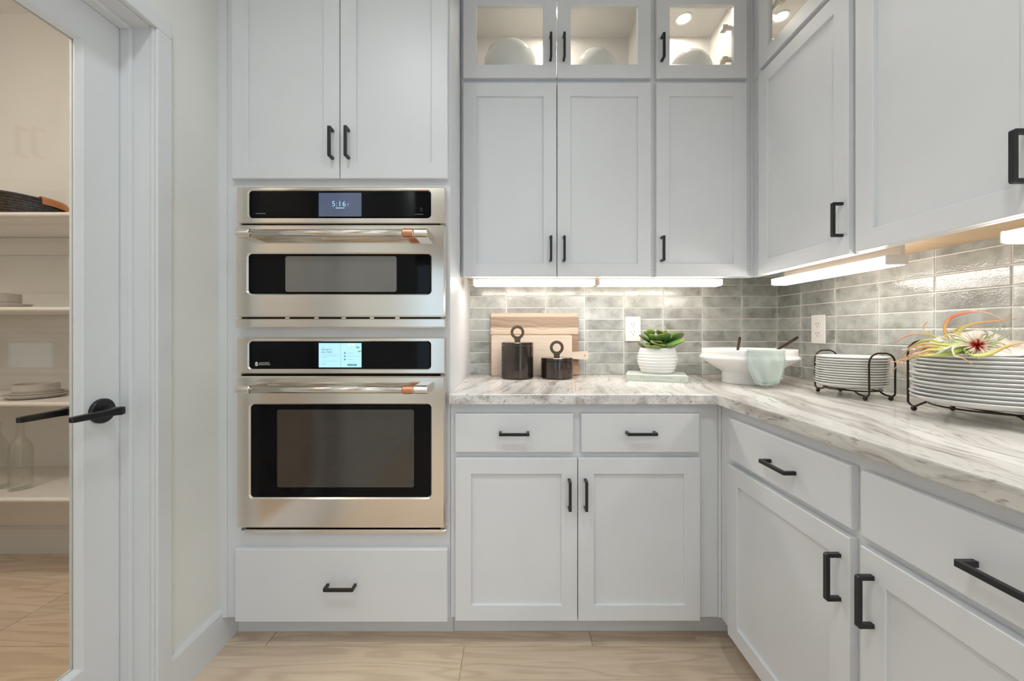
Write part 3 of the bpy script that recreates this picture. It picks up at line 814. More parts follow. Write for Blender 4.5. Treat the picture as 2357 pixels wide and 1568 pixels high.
# ------------------------------------------------------------------ ovens
YO = 1.385            # stainless faces
def oven(name, label, spec):
    x0, x1 = ux(543.5, YO), ux(1025.5, YO)
    xc = (x0 + x1) / 2
    zb = uz(spec['bottom'], YO)
    t = thing(name, label, 'oven', (xc, YO, zb))
    def put(nm, bm, m, parent=None, smooth=False):
        bmesh.ops.translate(bm, verts=bm.verts, vec=(-xc, -YO, -zb))
        return obj(nm, bm, m, parent or t, smooth=smooth)
    X = lambda p: ux(p, YO)
    Z = lambda p: uz(p, YO)
    # body in the bay
    put('oven_body', B(OX0 + 0.004, OX1 - 0.004, YF - 0.004, YF + 0.55, Z(spec['body'][1]) , Z(spec['body'][0])), 'gap_black')
    # control panel
    a, b = spec['panel']; ga, gb = spec['pglass']
    put('control_panel', frame_bm(x0, x1, Z(b), Z(a), YO, YF - 0.0005, (X(572) - x0, x1 - X(990), Z(gb) - Z(b), Z(a) - Z(ga)), 0.004, 0.004, 0.011, 6), 'stainless')
    cg = put('control_glass', slab_bm(X(573), X(989), Z(gb) + 0.001, Z(ga) - 0.001, YO + 0.0025, YO + 0.006, 0.0008, 0.010, 6), 'glass_black')
    da, db = spec['display']
    put('display', slab_bm(X(733), X(831.5), Z(db), Z(da), YO + 0.0018, YO + 0.0024, 0.0002), spec['dmat'], cg)
    # door
    a, b = spec['door']; wa, wb = spec['win']
    wl, wr = spec['winx']
    dr = put('oven_door', frame_bm(x0 + spec['inset'], x1 - 0.001, Z(b), Z(a), YO - 0.004, YF - 0.006, (X(wl) - x0 - spec['inset'], x1 - 0.001 - X(wr), Z(wb) - Z(b), Z(a) - Z(wa)), 0.005, 0.005, 0.012, 6), 'stainless')
    put('door_glass', slab_bm(X(wl) + 0.001, X(wr) - 0.001, Z(wb) + 0.001, Z(wa) - 0.001, YO, YO + 0.004, 0.0008, 0.011, 6), 'glass_black', dr)
    iz0, iz1 = spec['inner']; il, ir = spec['innerx']
    put('window_screen', slab_bm(X(il), X(ir), Z(iz1), Z(iz0), YO - 0.0007, YO - 0.0002, 0.0002, 0.008, 6), spec['wmat'], dr)
    # handle: bar, end brackets, copper band
    yh = 1.333
    hzc = (uz(spec['handle'][0], yh) + uz(spec['handle'][1], yh)) / 2
    hr = 0.0142
    hx0, hx1 = ux(546, yh), ux(985, yh)
    bm = bmesh.new()
    tube(bm, [(hx0 + 0.03, yh, hzc), (hx1 - 0.03, yh, hzc)], hr - 0.0016, 28)
    put('handle', bm, 'stainless', dr, True)
    for e0, e1 in ((hx0, hx0 + 0.046), (hx1 - 0.046, hx1)):
        prof = [(yh + hr * math.cos(R(a_)), hzc + hr * math.sin(R(a_))) for a_ in range(90, 271, 15)] + [(YO - 0.004, hzc - hr), (YO - 0.004, hzc + hr)]
        bm = bmesh.new()
        i = 0.002
        def ring(x, s): return [(x, yh + (p[0] - yh) * s if p[0] < YO - 0.006 else p[0], hzc + (p[1] - hzc) * s) for p in prof]
        loft(bm, [ring(e0, 0.9), ring(e0 + i, 1.0), ring(e1 - i, 1.0), ring(e1, 0.94)], True, True)
        put('handle_bracket', bm, 'stainless', dr, False)
    bm = bmesh.new()
    tube(bm, [(ux(929, yh), yh, hzc), (ux(951, yh), yh, hzc)], hr + 0.0008, 28)
    put('copper_band', bm, 'copper', dr, False)
    return t, put, X, Z, cg, dr

micro, put, X, Z, cg, dr = oven('speed_oven', 'upper stainless built-in oven with clock display and low wide window', dict(
    bottom=754, body=(452, 738), panel=(430, 514), pglass=(439, 500), display=(443.5, 498), dmat='display_dim',
    door=(518, 730), win=(585, 676), winx=(572, 991), inner=(590, 672), innerx=(657, 913), wmat='oven_window_grey', handle=(527, 546), inset=0.0))
put('bottom_trim', slab_bm(X(542), X(1026), Z(754.5), Z(734), YO - 0.003, YF - 0.0005, 0.004, 0.003, 3), 'stainless')
for i, p in enumerate((660, 727, 790, 855, 914)):
    put('vent_bracket', B(X(p - 5), X(p + 5), YO + 0.004, YF - 0.005, Z(734) + 0.0005, Z(730) - 0.0005), 'stainless')
loc = micro.location
def lt(nm, body, size, m, px, py, parent, dy=0.0014, align='CENTER', spacing=1.0, thin=0.0):
    return text(nm, body, size, m, parent, (ux(px, YO) - loc.x, dy, uz(py, YO) - loc.z), align, spacing, thin)
lt('clock_text', '5:16', 0.0275, 'clock_digits', 779.5, 469.5, cg, thin=0.00045, spacing=1.08)
def flat_bar(nm, x0, x1, y0, y1, m, parent, dy=0.0014):
    return obj(nm, B(ux(x0, YO) - loc.x, ux(x1, YO) - loc.x, dy, dy + 0.0004, uz(y1, YO) - loc.z, uz(y0, YO) - loc.z), m, parent)
for x0_, x1_, y0_, y1_ in ((772, 780, 477.8, 479.2), (780.7, 789, 477.8, 479.2), (789.8, 792.3, 477.8, 479.2), (799, 802, 469.2, 470.2), (799.5, 801.5, 474.2, 474.9)):
    flat_bar('small_print', x0_, x1_, y0_, y1_, 'clock_digits', cg)
lt('brand_text', 'ADVANTIUM', 0.0062, 'print_grey', 599, 491.5, cg, 0.0020)
flat_bar('small_print', 954.5, 974, 492.5, 493.4, 'print_grey', cg, 0.0019)
me_ = fill_extrude(circ(0, 0, 0.0085, 16, -90, 90, False), [], 0, 0.0003)
obj('remote_symbol', me_, 'gap_black', cg, (ux(967, YO) - loc.x, 0.0019, uz(481.5, YO) - loc.z))

oven_, put, X, Z, cg, dr = oven('wall_oven', 'lower stainless wall oven with lit touch screen and large window', dict(
    bottom=1230, body=(798, 1214), panel=(777, 861), pglass=(787, 849), display=(790, 846), dmat='display_lit',
    door=(866, 1215), win=(932, 1145), winx=(577, 991), inner=(943, 1122), innerx=(638, 953), wmat='oven_window_dark', handle=(887, 907), inset=0.003))
put('bottom_trim', slab_bm(X(558), X(1026), Z(1230), Z(1221.5), YO + 0.004, YF - 0.0005, 0.003, 0.003, 3), 'stainless')
loc = oven_.location
def panel_rect(nm, x0, x1, y0, y1, m, dy=0.0012):
    bm = B(ux(x0, YO) - loc.x, ux(x1, YO) - loc.x, dy, dy + 0.0004, uz(y1, YO) - loc.z, uz(y0, YO) - loc.z)
    return obj(nm, bm, m, cg)
panel_rect('screen_divider', 783.2, 784.2, 790.2, 845.8, 'display_line')
lt('screen_text', 'Synced to\nyour Style', 0.0092, 'ink_teal', 739, 807.5, cg, 0.0014, 'LEFT')
flat_bar('small_print', 739.8, 748.5, 798.7, 799.5, 'display_line', cg)
for k, (yy, xe) in enumerate(((816.8, 779), (820, 778), (823.2, 755), (831.5, 776))):
    panel_rect('print_line', 740, xe, yy - 0.35, yy + 0.35, 'display_line')
lt('screen_text', 'CAFE', 0.005, 'ink_teal', 744.5, 837.8, cg, 0.0014, 'CENTER', 1.5)
for k, (yy, xe) in enumerate(((813, 815), (820.3, 829), (827.5, 813))):
    bm = fill_extrude(circ(0, 0, 0.0030, 16), [], 0, 0.0004)
    obj('step_dot', bm, 'ink_teal', cg, (ux(793.3, YO) - loc.x, 0.0012, uz(yy, YO) - loc.z))
    lt('step_number', str(k + 1), 0.0036, 'display_lit', 793.3, yy, cg, 0.0009)
    panel_rect('print_line', 798, xe, yy - 0.4, yy + 0.4, 'display_line')
bm = fill_extrude(rrect(-0.0165, 0.0165, -0.0031, 0.0031, 0.0030, 5), [], 0, 0.0004)
obj('screen_button', bm, 'ink_teal', cg, (ux(810, YO) - loc.x, 0.0012, uz(840.3, YO) - loc.z))
lt('screen_text', 'GET STARTED', 0.0035, 'display_lit', 810, 840.3, cg, 0.0009)
def leaf_outline(l, w): return [(l * (k / 8 - 0.5), w * math.sin(PI * k / 8)) for k in range(9)] + [(l * (0.5 - k / 8), -w * math.sin(PI * k / 8)) for k in range(1, 8)]
for px, py, a, l in ((823, 800, 10, 0.017), (827, 809, -8, 0.014)):
    o = obj('leaf_picture', fill_extrude(leaf_outline(l, 0.0032), [], 0, 0.0003), 'screen_leaf', cg, (ux(px, YO) - loc.x, 0.0013, uz(py, YO) - loc.z), (0, R(a), 0))
for px, py, r_ in ((803, 793.5, 0.0045), (811, 793.2, 0.004)):
    obj('petal_picture', fill_extrude(circ(0, 0, r_, 14), [], 0, 0.0003), 'screen_petal', cg, (ux(px, YO) - loc.x, 0.0013, uz(py, YO) - loc.z))
lt('sticker_text', 'SCAN NOW', 0.0066, 'print_white', 607.5, 836, cg, 0.0020)
panel_rect('print_line', 594, 621, 839.2, 840.2, 'print_white', 0.0019)
bm = fill_extrude([(-0.0045, -0.007), (0.0045, -0.007), (0.0045, 0.004), (0, 0.0085), (-0.0045, 0.004)], [circ(0, -0.001, 0.0018, 10)], 0, 0.0003)
obj('house_symbol', bm, 'print_white', cg, (ux(589.5, YO) - loc.x, 0.0019, uz(838, YO) - loc.z))

# ------------------------------------------------------------------ base cabinets
base = Unit('base_cabinet', 'white base cabinet with two drawers over two doors beside the ovens', 'cabinet', (TX1 + XR) / 2, 0.0, 'back', YF)
base.box('carcass', TX1 + 0.0005, XR - 0.012, 0, 0.606, KICK, 0.880)
base.box('corner_filler', XR - 0.011, XR - 0.0005, -0.004, 0.02, KICK, 0.880)
base.box('toe_kick', TX1 + 0.001, XR + 0.07, 0.074, 0.086, 0, KICK - 0.001)
zb0, zb1, zt0, zt1 = uz(1430, YD), uz(1055, YD), uz(1042, YD), uz(953, YD)
base.drawer(ux(1047, YD), ux(1320, YD), zt0, zt1, ux(1183.5, YD - 0.03), uz(1001, YD - 0.03))
base.drawer(ux(1338, YD), ux(1611, YD), zt0, zt1, ux(1480, YD - 0.03), uz(1000.5, YD - 0.03))
base.door(ux(1048, YD), ux(1329, YD), zb0, zb1, (ux(1312.5, YD - 0.03), uz(1144, YD - 0.03)))
base.door(ux(1331, YD), ux(1612, YD), zb0, zb1, (ux(1350.5, YD - 0.03), uz(1144, YD - 0.03)))

XD = XR - 0.0205
rb = Unit('base_cabinet', 'white base cabinet under the right counter, nearest the camera', 'cabinet', -0.85, 0.0, 'right', XR)
rb.box('carcass', -(YF - 0.0005), -0.295, 0, 0.606, KICK, 0.880)
rb.box('toe_kick', -(YF + 0.07), -0.295, 0.074, 0.086, 0, KICK - 0.001)
rb.drawer(-1.334, -0.8535, zt0, zt1, -yx(1775, XD - 0.03), 0.770)
rb.drawer(-0.829, -0.317, zt0, zt1, -0.573, 0.770)
rb.door(-1.340, -0.855, zb0, zb1, (-0.881, 0.588))
rb.door(-0.829, -0.317, zb0, zb1, (-0.800, 0.588))

# counter: one continuous L-shaped slab
bm = bmesh.new()
ov = 0.036
L = [(TX1, YB), (TX1, YF - ov), (XR - ov, YF - ov), (XR - ov, 0.285), (XW, 0.285), (XW, YB)]
def lring(z, i):
    return [(TX1, YB, z), (TX1, YF - ov + i, z), (XR - ov + i, YF - ov + i, z), (XR - ov + i, 0.285 + i, z), (XW, 0.285 + i, z), (XW, YB, z)]
rings = [lring(0.8805, 0.002), lring(0.8825, 0.0), lring(0.9120, 0.0), lring(0.9148, 0.0010), lring(ZC, 0.0040)]
vr = [[bm.verts.new(p) for p in r_] for r_ in rings]
for a, b in zip(vr, vr[1:]):
    for i in range(6): bm.faces.new((a[i], a[(i + 1) % 6], b[(i + 1) % 6], b[i]))
for v in (vr[0], vr[-1]):
    bm.faces.new((v[0], v[1], v[2], v[5])); bm.faces.new((v[2], v[3], v[4], v[5]))
counter = obj('countertop', bm, 'granite')
tag(counter, 'white and grey streaked granite countertop turning the corner', 'countertop')

# ------------------------------------------------------------------ wall cabinets
YUD = YU - 0.0205
ZU0, ZU1 = 1.3705, 2.2105      # lower row of wall cabinets
ZG1 = 2.66
ux0, uxm = TX1 + 0.0015, ux(1505, YU)
def wall_low(u, a, b, depth, kick_side=True):
    u.box('carcass', a, b, 0.0, depth, 1.404, ZU1 - 0.0005)
    u.box('face_frame_rail', a, b, 0.0, 0.019, ZU0 + 0.001, 1.4035)
    u.box('bottom_panel', a + 0.0005, b - 0.0005, 0.0195, depth, 1.4015, 1.4038, 'maple_underside', 0.0)

def wall_glass(u, a, b, depth, z0, z1, opens, blind=None):
    """hollow cabinet: sides, top, bottom, back, face frame; opens = list of (u0,u1,z0,z1) front openings"""
    t_ = 0.016
    u.box('side_panel', a, a + t_, 0.019, depth, z0, z1, 'cabinet_inside')
    u.box('side_panel', b - t_, b, 0.019, depth, z0, z1, 'cabinet_inside')
    u.box('bottom_panel', a + t_, b - t_, 0.019, depth, z0, z0 + t_, 'cabinet_inside', 0)
    u.box('top_panel', a + t_, b - t_, 0.019, depth, z1 - t_ + 0.006, z1, 'cabinet_inside', 0)
    u.box('back_panel', a + t_, b - t_, depth - 0.008, depth, z0 + t_, z1 - t_ + 0.006, 'cabinet_inside', 0)
    bm = bmesh.new()
    us = sorted({a, b} | {o_[0] for o_ in opens} | {o_[1] for o_ in opens})
    cur = a
    for o0, o1, q0, q1 in opens:
        box(bm, cur, o0, 0, 0.019, z0, z1); box(bm, o0, o1, 0, 0.019, z0, q0); box(bm, o0, o1, 0, 0.019, q1, z1)
        cur = o1
    box(bm, cur, b, 0, 0.019, z0, z1)
    u.part('face_frame', bm, 'cabinet_paint')
    u.box('crown_rail', a, b, -0.022, depth, z1 + 0.0005, CEIL - 0.002)

DA = (ux(1066, YUD), ux(1281, YUD)); DB = (ux(1283, YUD), ux(1499, YUD)); DC = (ux(1511, YUD), ux(1720, YUD))
zl0, zl1 = uz(637, YUD), uz(190, YUD)
zg0, zg1 = uz(179, YUD), 2.590
dep = YB - YU - 0.004
yp = YUD - 0.03
w1 = Unit('wall_cabinet', 'white two-door wall cabinet above the cutting boards', 'cabinet', (ux0 + uxm) / 2, ZU0, 'back', YU)
wall_low(w1, ux0, uxm, dep)
w1.door(*DA, zl0, zl1, (ux(1268.5, yp), uz(571, yp)))
w1.door(*DB, zl0, zl1, (ux(1299.5, yp), uz(571, yp)))
w2 = Unit('wall_cabinet', 'white single-door wall cabinet in the corner above the potted plant', 'cabinet', (uxm + XU) / 2, ZU0, 'back', YU)
wall_low(w2, uxm + 0.0005, XU - 0.010, dep)
w2.box('corner_filler', XU - 0.0098, XU - 0.0005, -0.004, 0.018, ZU0 + 0.001, ZG1)
w2.door(*DC, zl0, zl1, (ux(1528.5, yp), uz(571, yp)))
g1 = Unit('glass_cabinet', 'lit two-door glass-front cabinet at the top, beside the oven tower', 'cabinet', (ux0 + uxm) / 2, ZU1, 'back', YU)
wall_glass(g1, ux0, uxm, dep, ZU1, ZG1, [(DA[0] + 0.03, DB[1] - 0.03, zg0 + 0.02, zg1 - 0.02)])
g1.door(*DA, zg0, zg1, (ux(1268.5, yp), uz(101.5, yp)), True)
g1.door(*DB, zg0, zg1, (ux(1299.5, yp), uz(101.5, yp)), True)
g2 = Unit('glass_cabinet', 'lit single-door glass-front cabinet at the top, next to the corner', 'cabinet', (uxm + XU) / 2, ZU1, 'back', YU)
wall_glass(g2, uxm + 0.0005, XU - 0.010, dep, ZU1, ZG1, [(DC[0] + 0.03, DC[1] - 0.03, zg0 + 0.02, zg1 - 0.02)])
g2.door(*DC, zg0, zg1, (ux(1529, yp), uz(102.5, yp)), True)

XUD = XU - 0.0205
depR = XW - XU - 0.004
w3 = Unit('wall_cabinet', 'white single-door wall cabinet on the right wall, nearest the corner', 'cabinet', -1.42, ZU0, 'right', XU)
wall_low(w3, -(YU - 0.0005), -1.1805, depR)
w3.door(-1.629, -1.192, zl0, zl1, (-1.214, 1.482))
w4 = Unit('wall_cabinet', 'white wall cabinet on the right wall, closest to the camera', 'cabinet', -0.95, ZU0, 'right', XU)
wall_low(w4, -1.180, -0.245, depR)
w4.box('side_filler', -1.1795, -1.1695, -0.004, 0, ZU0 + 0.001, ZU1)
w4.door(-1.169, -0.732, zl0, 2.590, (-0.7765, 1.482))
w4.door(-0.726, -0.289, zl0, 2.590, (-0.69, 1.482))
w4.box('upper_carcass', -1.180, -0.245, 0.0, depR, ZU1, ZG1)
w4.box('crown_rail', -1.180, -0.245, -0.022, depR, ZG1 + 0.0005, CEIL - 0.002)
g3 = Unit('glass_cabinet', 'lit glass-front corner cabinet on the right wall', 'cabinet', -1.42, ZU1, 'right', XU)
# blind corner: the box runs on to the back wall
g3a, g3b = -(YB - 0.004), -1.1805
t_ = 0.016
g3.box('side_panel', g3a, g3a + t_, 0.019, depR, ZU1, ZG1, 'cabinet_inside')
g3.box('side_panel', g3b - t_, g3b, 0.019, depR, ZU1, ZG1, 'cabinet_inside')
g3.box('bottom_panel', g3a + t_, g3b - t_, 0.019, depR, ZU1, ZU1 + t_, 'cabinet_inside', 0)
g3.box('top_panel', g3a + t_, g3b - t_, 0.019, depR, ZG1 - 0.010, ZG1, 'cabinet_inside', 0)
g3.box('back_panel', g3a + t_, g3b - t_, depR - 0.008, depR, ZU1 + t_, ZG1 - 0.010, 'cabinet_inside', 0)
bm = bmesh.new()
o0, o1, q0, q1 = -1.60, -1.222, zg0 + 0.02, zg1 - 0.02
box(bm, -(YU - 0.0005), o0, 0, 0.0185, ZU1 + 0.0005, ZG1); box(bm, o0, o1, 0, 0.0185, ZU1 + 0.0005, q0); box(bm, o0, o1, 0, 0.0185, q1, ZG1); box(bm, o1, g3b, 0, 0.0185, ZU1 + 0.0005, ZG1)
g3.part('face_frame', bm, 'cabinet_paint')
g3.box('blind_panel', g3a, -(YU + 0.0005), 0.003, 0.0185, ZU1 + 0.0005, ZG1, 'cabinet_inside', 0)
g3.box('crown_rail', -1.677, g3b, -0.022, depR, ZG1 + 0.0005, CEIL - 0.002)
g3d = g3.door(-1.629, -1.192, zg0, zg1, (-1.214, 2.40), True)

# hinges inside the glass doors
def hinge(u, parent_unit, uu, zz, side):
    bm = bmesh.new()
    a, b = (uu, uu + 0.045) if side > 0 else (uu - 0.045, uu)
    box(bm, a, b, 0.004, 0.018, zz - 0.008, zz + 0.008, 0.002)
    c = b if side > 0 else a
    box(bm, c - 0.012, c + 0.012, 0.0, 0.03, zz - 0.010, zz + 0.010, 0.003)
    return u.part('hinge', bm, 'hinge_metal')
for za, zb_ in ((2.295, 2.320), (2.440, 2.458)):
    hinge(g3, g3, -1.592, za, 1)
    hinge(g2, g2, DC[1] - 0.035, zb_, -1)

# puck lights
def puck(label, x, y, on):
    t = thing('puck_light', label, 'light', (x, y, on), 0, 'puck lights in the glass cabinets')
    obj('trim_ring', lathe([(0.027, -0.0006), (0.039, -0.0006), (0.037, -0.006), (0.029, -0.005)], 32, close=True), 'bar_housing', t)
    obj('lens', lathe([(0.001, -0.0045), (0.027, -0.0045), (0.027, -0.001), (0.001, -0.001)], 32), 'puck_glow', t)
puck('small round light in the ceiling of the single-door glass cabinet', 0.825, 1.898, ZG1 - 0.010)
puck('small round light added for the bright spot in the right corner glass cabinet', 1.285, 1.885, ZG1 - 0.010)  # added glow, placed to match a bright spot taken for a likely reflection
puck('small round light in the middle of the two-door glass cabinet', 0.185, 1.86, ZG1 - 0.010)

# ------------------------------------------------------------------ under-cabinet light bars
def light_bar(label, u0, u1, run, plane, z0, z1, d0):
    L_ = u1 - u0
    if run == 'back': t = thing('light_bar', label, 'light', ((u0 + u1) / 2, plane + d0 + 0.033, z0), 0, 'under-cabinet light bars')
    else: t = thing('light_bar', label, 'light', (plane + d0 + 0.033, -(u0 + u1) / 2, z0), -PI / 2, 'under-cabinet light bars')
    h = z1 - z0
    obj('housing', B(-L_ / 2 + 0.001, L_ / 2 - 0.001, -0.0285, 0.0325, h * 0.76, h, 0.001), 'bar_housing', t)
    obj('end_cap', B(-L_ / 2, -L_ / 2 + 0.006, -0.033, 0.033, 0.001, h + 0.001, 0.003, 2), 'bar_housing', t)
    obj('end_cap', B(L_ / 2 - 0.006, L_ / 2, -0.033, 0.033, 0.001, h + 0.001, 0.003, 2), 'bar_housing', t)
    # diffuser wraps the front and the underside, rounded front corner
    prof = [(-0.033, h * 0.75 + 0.001)] + [(-0.021 - 0.012 * math.cos(R(a_)), 0.012 - 0.012 * math.sin(R(a_))) for a_ in range(0, 91, 18)] + [(0.0325 - 0.010 * math.cos(R(a_)) * 0 - 0.010 + 0.010 * math.sin(R(a_)), 0.010 - 0.010 * math.cos(R(a_))) for a_ in range(0, 91, 30)] + [(0.0325, h * 0.72), (0.0322, h * 0.75), (-0.0292, h * 0.75)]
    bm = bmesh.new()
    loft(bm, [[(-L_ / 2 + 0.006, p[0], p[1]) for p in prof], [(L_ / 2 - 0.006, p[0], p[1]) for p in prof]], True, True)
    obj('diffuser', bm, 'bar_glow', t)
    obj('mount_rail', B(-L_ / 2 + 0.01, L_ / 2 - 0.01, 0.016, 0.030, h, 1.4012 - z0), 'bar_housing', t)
    return t
light_bar('glowing light bar under the wall cabinet, above the cutting boards', ux(1088, 1.74), ux(1371, 1.74), 'back', YU, 1.3425, 1.371, 0.040)
light_bar('glowing light bar under the wall cabinet, above the potted plant', ux(1379, 1.74), ux(1665, 1.74), 'back', YU, 1.3425, 1.371, 0.040)
light_bar('glowing light bar on the right wall, above the white bowl', -1.632, -1.127, 'right', XU, 1.328, 1.3565, 0.033)
light_bar('glowing light bar on the right wall, cut off by the photo edge', -0.866, -0.361, 'right', XU, 1.328, 1.3565, 0.033)

# ------------------------------------------------------------------ outlets
def outlet(label, loc, rz):
    t = thing('wall_outlet', label, 'outlet', loc, rz, 'wall outlets')
    w, h = 0.039, 0.0635
    obj('cover_plate', slab_bm(-w, w, -h, h, -0.006, 0.0, 0.002, 0.003, 3), 'outlet_white', t)
    for zz in (0.0205, -0.0205):
        ro = obj('receptacle', slab_bm(-0.0165, 0.0165, zz - 0.0145, zz + 0.0145, -0.0078, -0.0055, 0.0008, 0.010, 5), 'outlet_white', t)
        for xx in (-0.0065, 0.0065):
            obj('slot', B(xx - 0.0011, xx + 0.0011, -0.0082, -0.0076, zz + 0.0005, zz + 0.0085), 'slot_dark', ro)
        obj('ground_hole', fill_extrude(circ(0, zz - 0.008, 0.0023, 12), [], -0.0082, -0.0076), 'slot_dark', ro)
    obj('plate_mark', fill_extrude([(0.018, 0.053), (0.030, 0.053), (0.027, 0.049), (0.021, 0.049)], [], -0.0064, -0.0059), 'hinge_metal', t)
outlet('white wall outlet on the back wall beside the potted plant', (ux(1457, 2.015), YB - 0.0112, uz(757.5, 2.015)), 0)
outlet('white wall outlet on the right wall above the small plate stack', (XW - 0.0112, 1.742, 1.148), -PI / 2)

# ------------------------------------------------------------------ cutting boards
# each stands on the counter and leans back on the wall
bw, bh, bt = 0.447, 0.316, 0.017
x0 = ux(1128.5, 1.99)
bd = obj('cutting_board', slab_bm(-bw / 2, bw / 2, 0, bh, -bt / 2, bt / 2, 0.003, 0.006, 3), 'board_striped', None, (x0 + bw / 2, 1.9905, ZC + 0.0012), (R(-3.3), 0, 0))
tag(bd, 'large striped wooden cutting board leaning on the tiles', 'cutting board')
sw, sh = 0.4036, 0.203
outl = rrect(0, sw, 0, sh, 0.008, 4)
# outline with a handle on the right side
n4 = 5
outl = [p for p in rrect(0, sw, 0, sh, 0.008, 4)]
hnd = [(sw, 0.085), (sw + 0.075, 0.079), (sw + 0.081, 0.084), (sw + 0.081, 0.118), (sw + 0.075, 0.124), (sw, 0.118)]
outl = outl[:n4] + hnd + outl[n4:]
sb = obj('cutting_board', fill_extrude(outl, [circ(sw + 0.062, 0.101, 0.0045, 12)], -0.008, 0.008), 'board_maple', None, (ux(1131, 1.967), 1.9695, ZC + 0.0012), (R(-3.3), 0, 0))
tag(sb, 'smaller pale wooden cutting board with a side handle, in front of the large one', 'cutting board')

# ------------------------------------------------------------------ canisters
def canister(label, x, y, r, h):
    t = thing('canister', label, 'canister', (x, y, ZC + 0.0005), 0, 'dark metal canisters')
    obj('jar', lathe([(0.001, 0), (r - 0.004, 0), (r, 0.004), (r, h - 0.0165), (r - 0.0015, h - 0.0155), (0.001, h - 0.0155)], 56), 'canister_bronze', t)
    ld = obj('lid', lathe([(0.001, h - 0.0145), (r - 0.0008, h - 0.0145), (r, h - 0.013), (r, h - 0.003), (r - 0.003, h), (0.001, h)], 56), 'canister_bronze', t)
    # ring handle with a flared neck, flat plate
    ro, ri, cz = 0.033, 0.0195, h + 0.047
    neck = [(0.0135, h - 0.002), (0.0135, h + 0.010), (0.016, h + 0.0155)]
    out = [(-a, b) for a, b in neck[::-1]]
    arc = circ(0, cz, ro, 32, -58, 238, False)
    lp = neck + arc + out
    obj('ring_handle', fill_extrude(lp, [circ(0, cz, ri, 28)], -0.003, 0.003), 'canister_handle', ld)
for_can = [('taller dark bronze canister with a ring handle on its lid', 0.0229, 1.881, 0.0765, 0.171), ('shorter dark bronze canister with a ring handle on its lid', 0.2106, 1.88, 0.0757, 0.0985)]
for a in for_can: canister(*a)

# ------------------------------------------------------------------ book
bx, by = 0.511, 1.776
ang = math.atan2(1.693 - 1.776, 0.755 - 0.511)
bkw, bkd, bkh = 0.258, 0.190, 0.0285
bk = thing('book', 'pale sage hardcover book lying under the plant pot', 'book', (bx, by, ZC + 0.0005), ang)
bm = bmesh.new()
box(bm, 0, bkw, 0, bkd, 0, 0.003, 0.0006); box(bm, 0, bkw, 0, bkd, bkh - 0.003, bkh, 0.0006); box(bm, 0, bkw, 0, 0.004, 0.003, bkh - 0.003)
obj('cover', bm, 'book_cover', bk)
obj('pages', B(0.004, bkw - 0.004, 0.004, bkd - 0.005, 0.003, bkh - 0.003), 'book_pages', bk)
text('spine_title', 'THE LOST KITCHEN', 0.0125, 'book_ink', bk, (bkw * 0.49, -0.0004, 0.0175), spacing=1.25)
for k in range(12):
    w_ = random.uniform(0.003, 0.006)
    xx = 0.088 + k * 0.0068
    obj('spine_print', B(xx, xx + w_, -0.0004, 0, 0.0062, 0.0078), 'book_ink', bk)
obj('spine_emblem', fill_extrude(circ(0.231, 0.0125, 0.0042, 20), [circ(0.2318, 0.0128, 0.0026, 16)], -0.0004, 0.0), 'book_ink', bk)
obj('spine_print', B(0.0205, 0.0215, -0.0004, 0, 0.006, 0.0225), 'book_ink', bk)
obj('spine_print', B(0.2415, 0.2425, -0.0004, 0, 0.005, 0.0235), 'book_ink', bk)

# ------------------------------------------------------------------ potted succulent
PX_, PY_, PZ_ = 0.6777, 1.846, ZC + bkh + 0.001
pot = thing('potted_succulent', 'green succulent in a ribbed white pot standing on the book', 'plant', (PX_, PY_, PZ_))
prof = [(0.001, 0.0), (0.066, 0.0), (0.0705, 0.002)]
hp = 0.118
N = 90
for k in range(N + 1):
    t_ = k / N
    z_ = 0.003 + t_ * (hp - 0.003)
    r_ = 0.0700 + (0.0885 - 0.0700) * math.sin(min(1, t_ / 0.55) * PI / 2) if t_ < 0.55 else 0.0885 - (0.0885 - 0.0755) * ((t_ - 0.55) / 0.45) ** 1.6
    rib = abs(math.cos(PI * t_ * 8.5))
    prof.append((r_ + 0.0032 * (1 - rib) ** 1.4 - 0.0006, z_))
prof += [(0.0725, hp), (0.0700, hp - 0.004), (0.0695, hp - 0.02), (0.001, hp - 0.02)]
obj('pot', lathe(prof, 64), 'ceramic_matte', pot, smooth=True)
obj('soil', lathe([(0.001, hp - 0.0195), (0.069, hp - 0.0195), (0.060, hp - 0.010), (0.001, hp - 0.006)], 24), 'soil', pot)
def paddle():
    bm = bmesh.new()
    n, m_ = 12, 10
    rings = []
    uvl = []
    for i in range(n + 1):
        t_ = i / n
        w = 0.5 * math.sqrt(max(0.0, 1 - ((t_ - 0.60) / 0.40) ** 2)) if t_ > 0.60 else 0.12 + 0.38 * math.sin(t_ / 0.60 * PI / 2) ** 1.2
        w = max(w, 0.02)
        th = 0.075 * (0.7 + 0.5 * math.sin(PI * t_))
        cup = 0.13 * t_ * t_
        rings.append([(w * math.cos(2 * PI * k / m_), t_, cup + 0.10 * (abs(math.cos(2 * PI * k / m_)) ** 2) * w + th * math.sin(2 * PI * k / m_) * (1 if w > 0.12 else 0.5)) for k in range(m_)])
    loft(bm, rings, True, True)
    uv = bm.loops.layers.uv.new('UVMap')
    for f in bm.faces:
        for lp in f.loops: lp[uv].uv = (lp.vert.co.y, 0.5)
    bmesh.ops.recalc_face_normals(bm, faces=bm.faces)
    me = bpy.data.meshes.new('leaf'); bm.to_mesh(me); bm.free()
    for p in me.polygons: p.use_smooth = True
    me.materials.append(MAT['succulent_leaf'])
    return me
PAD = paddle()
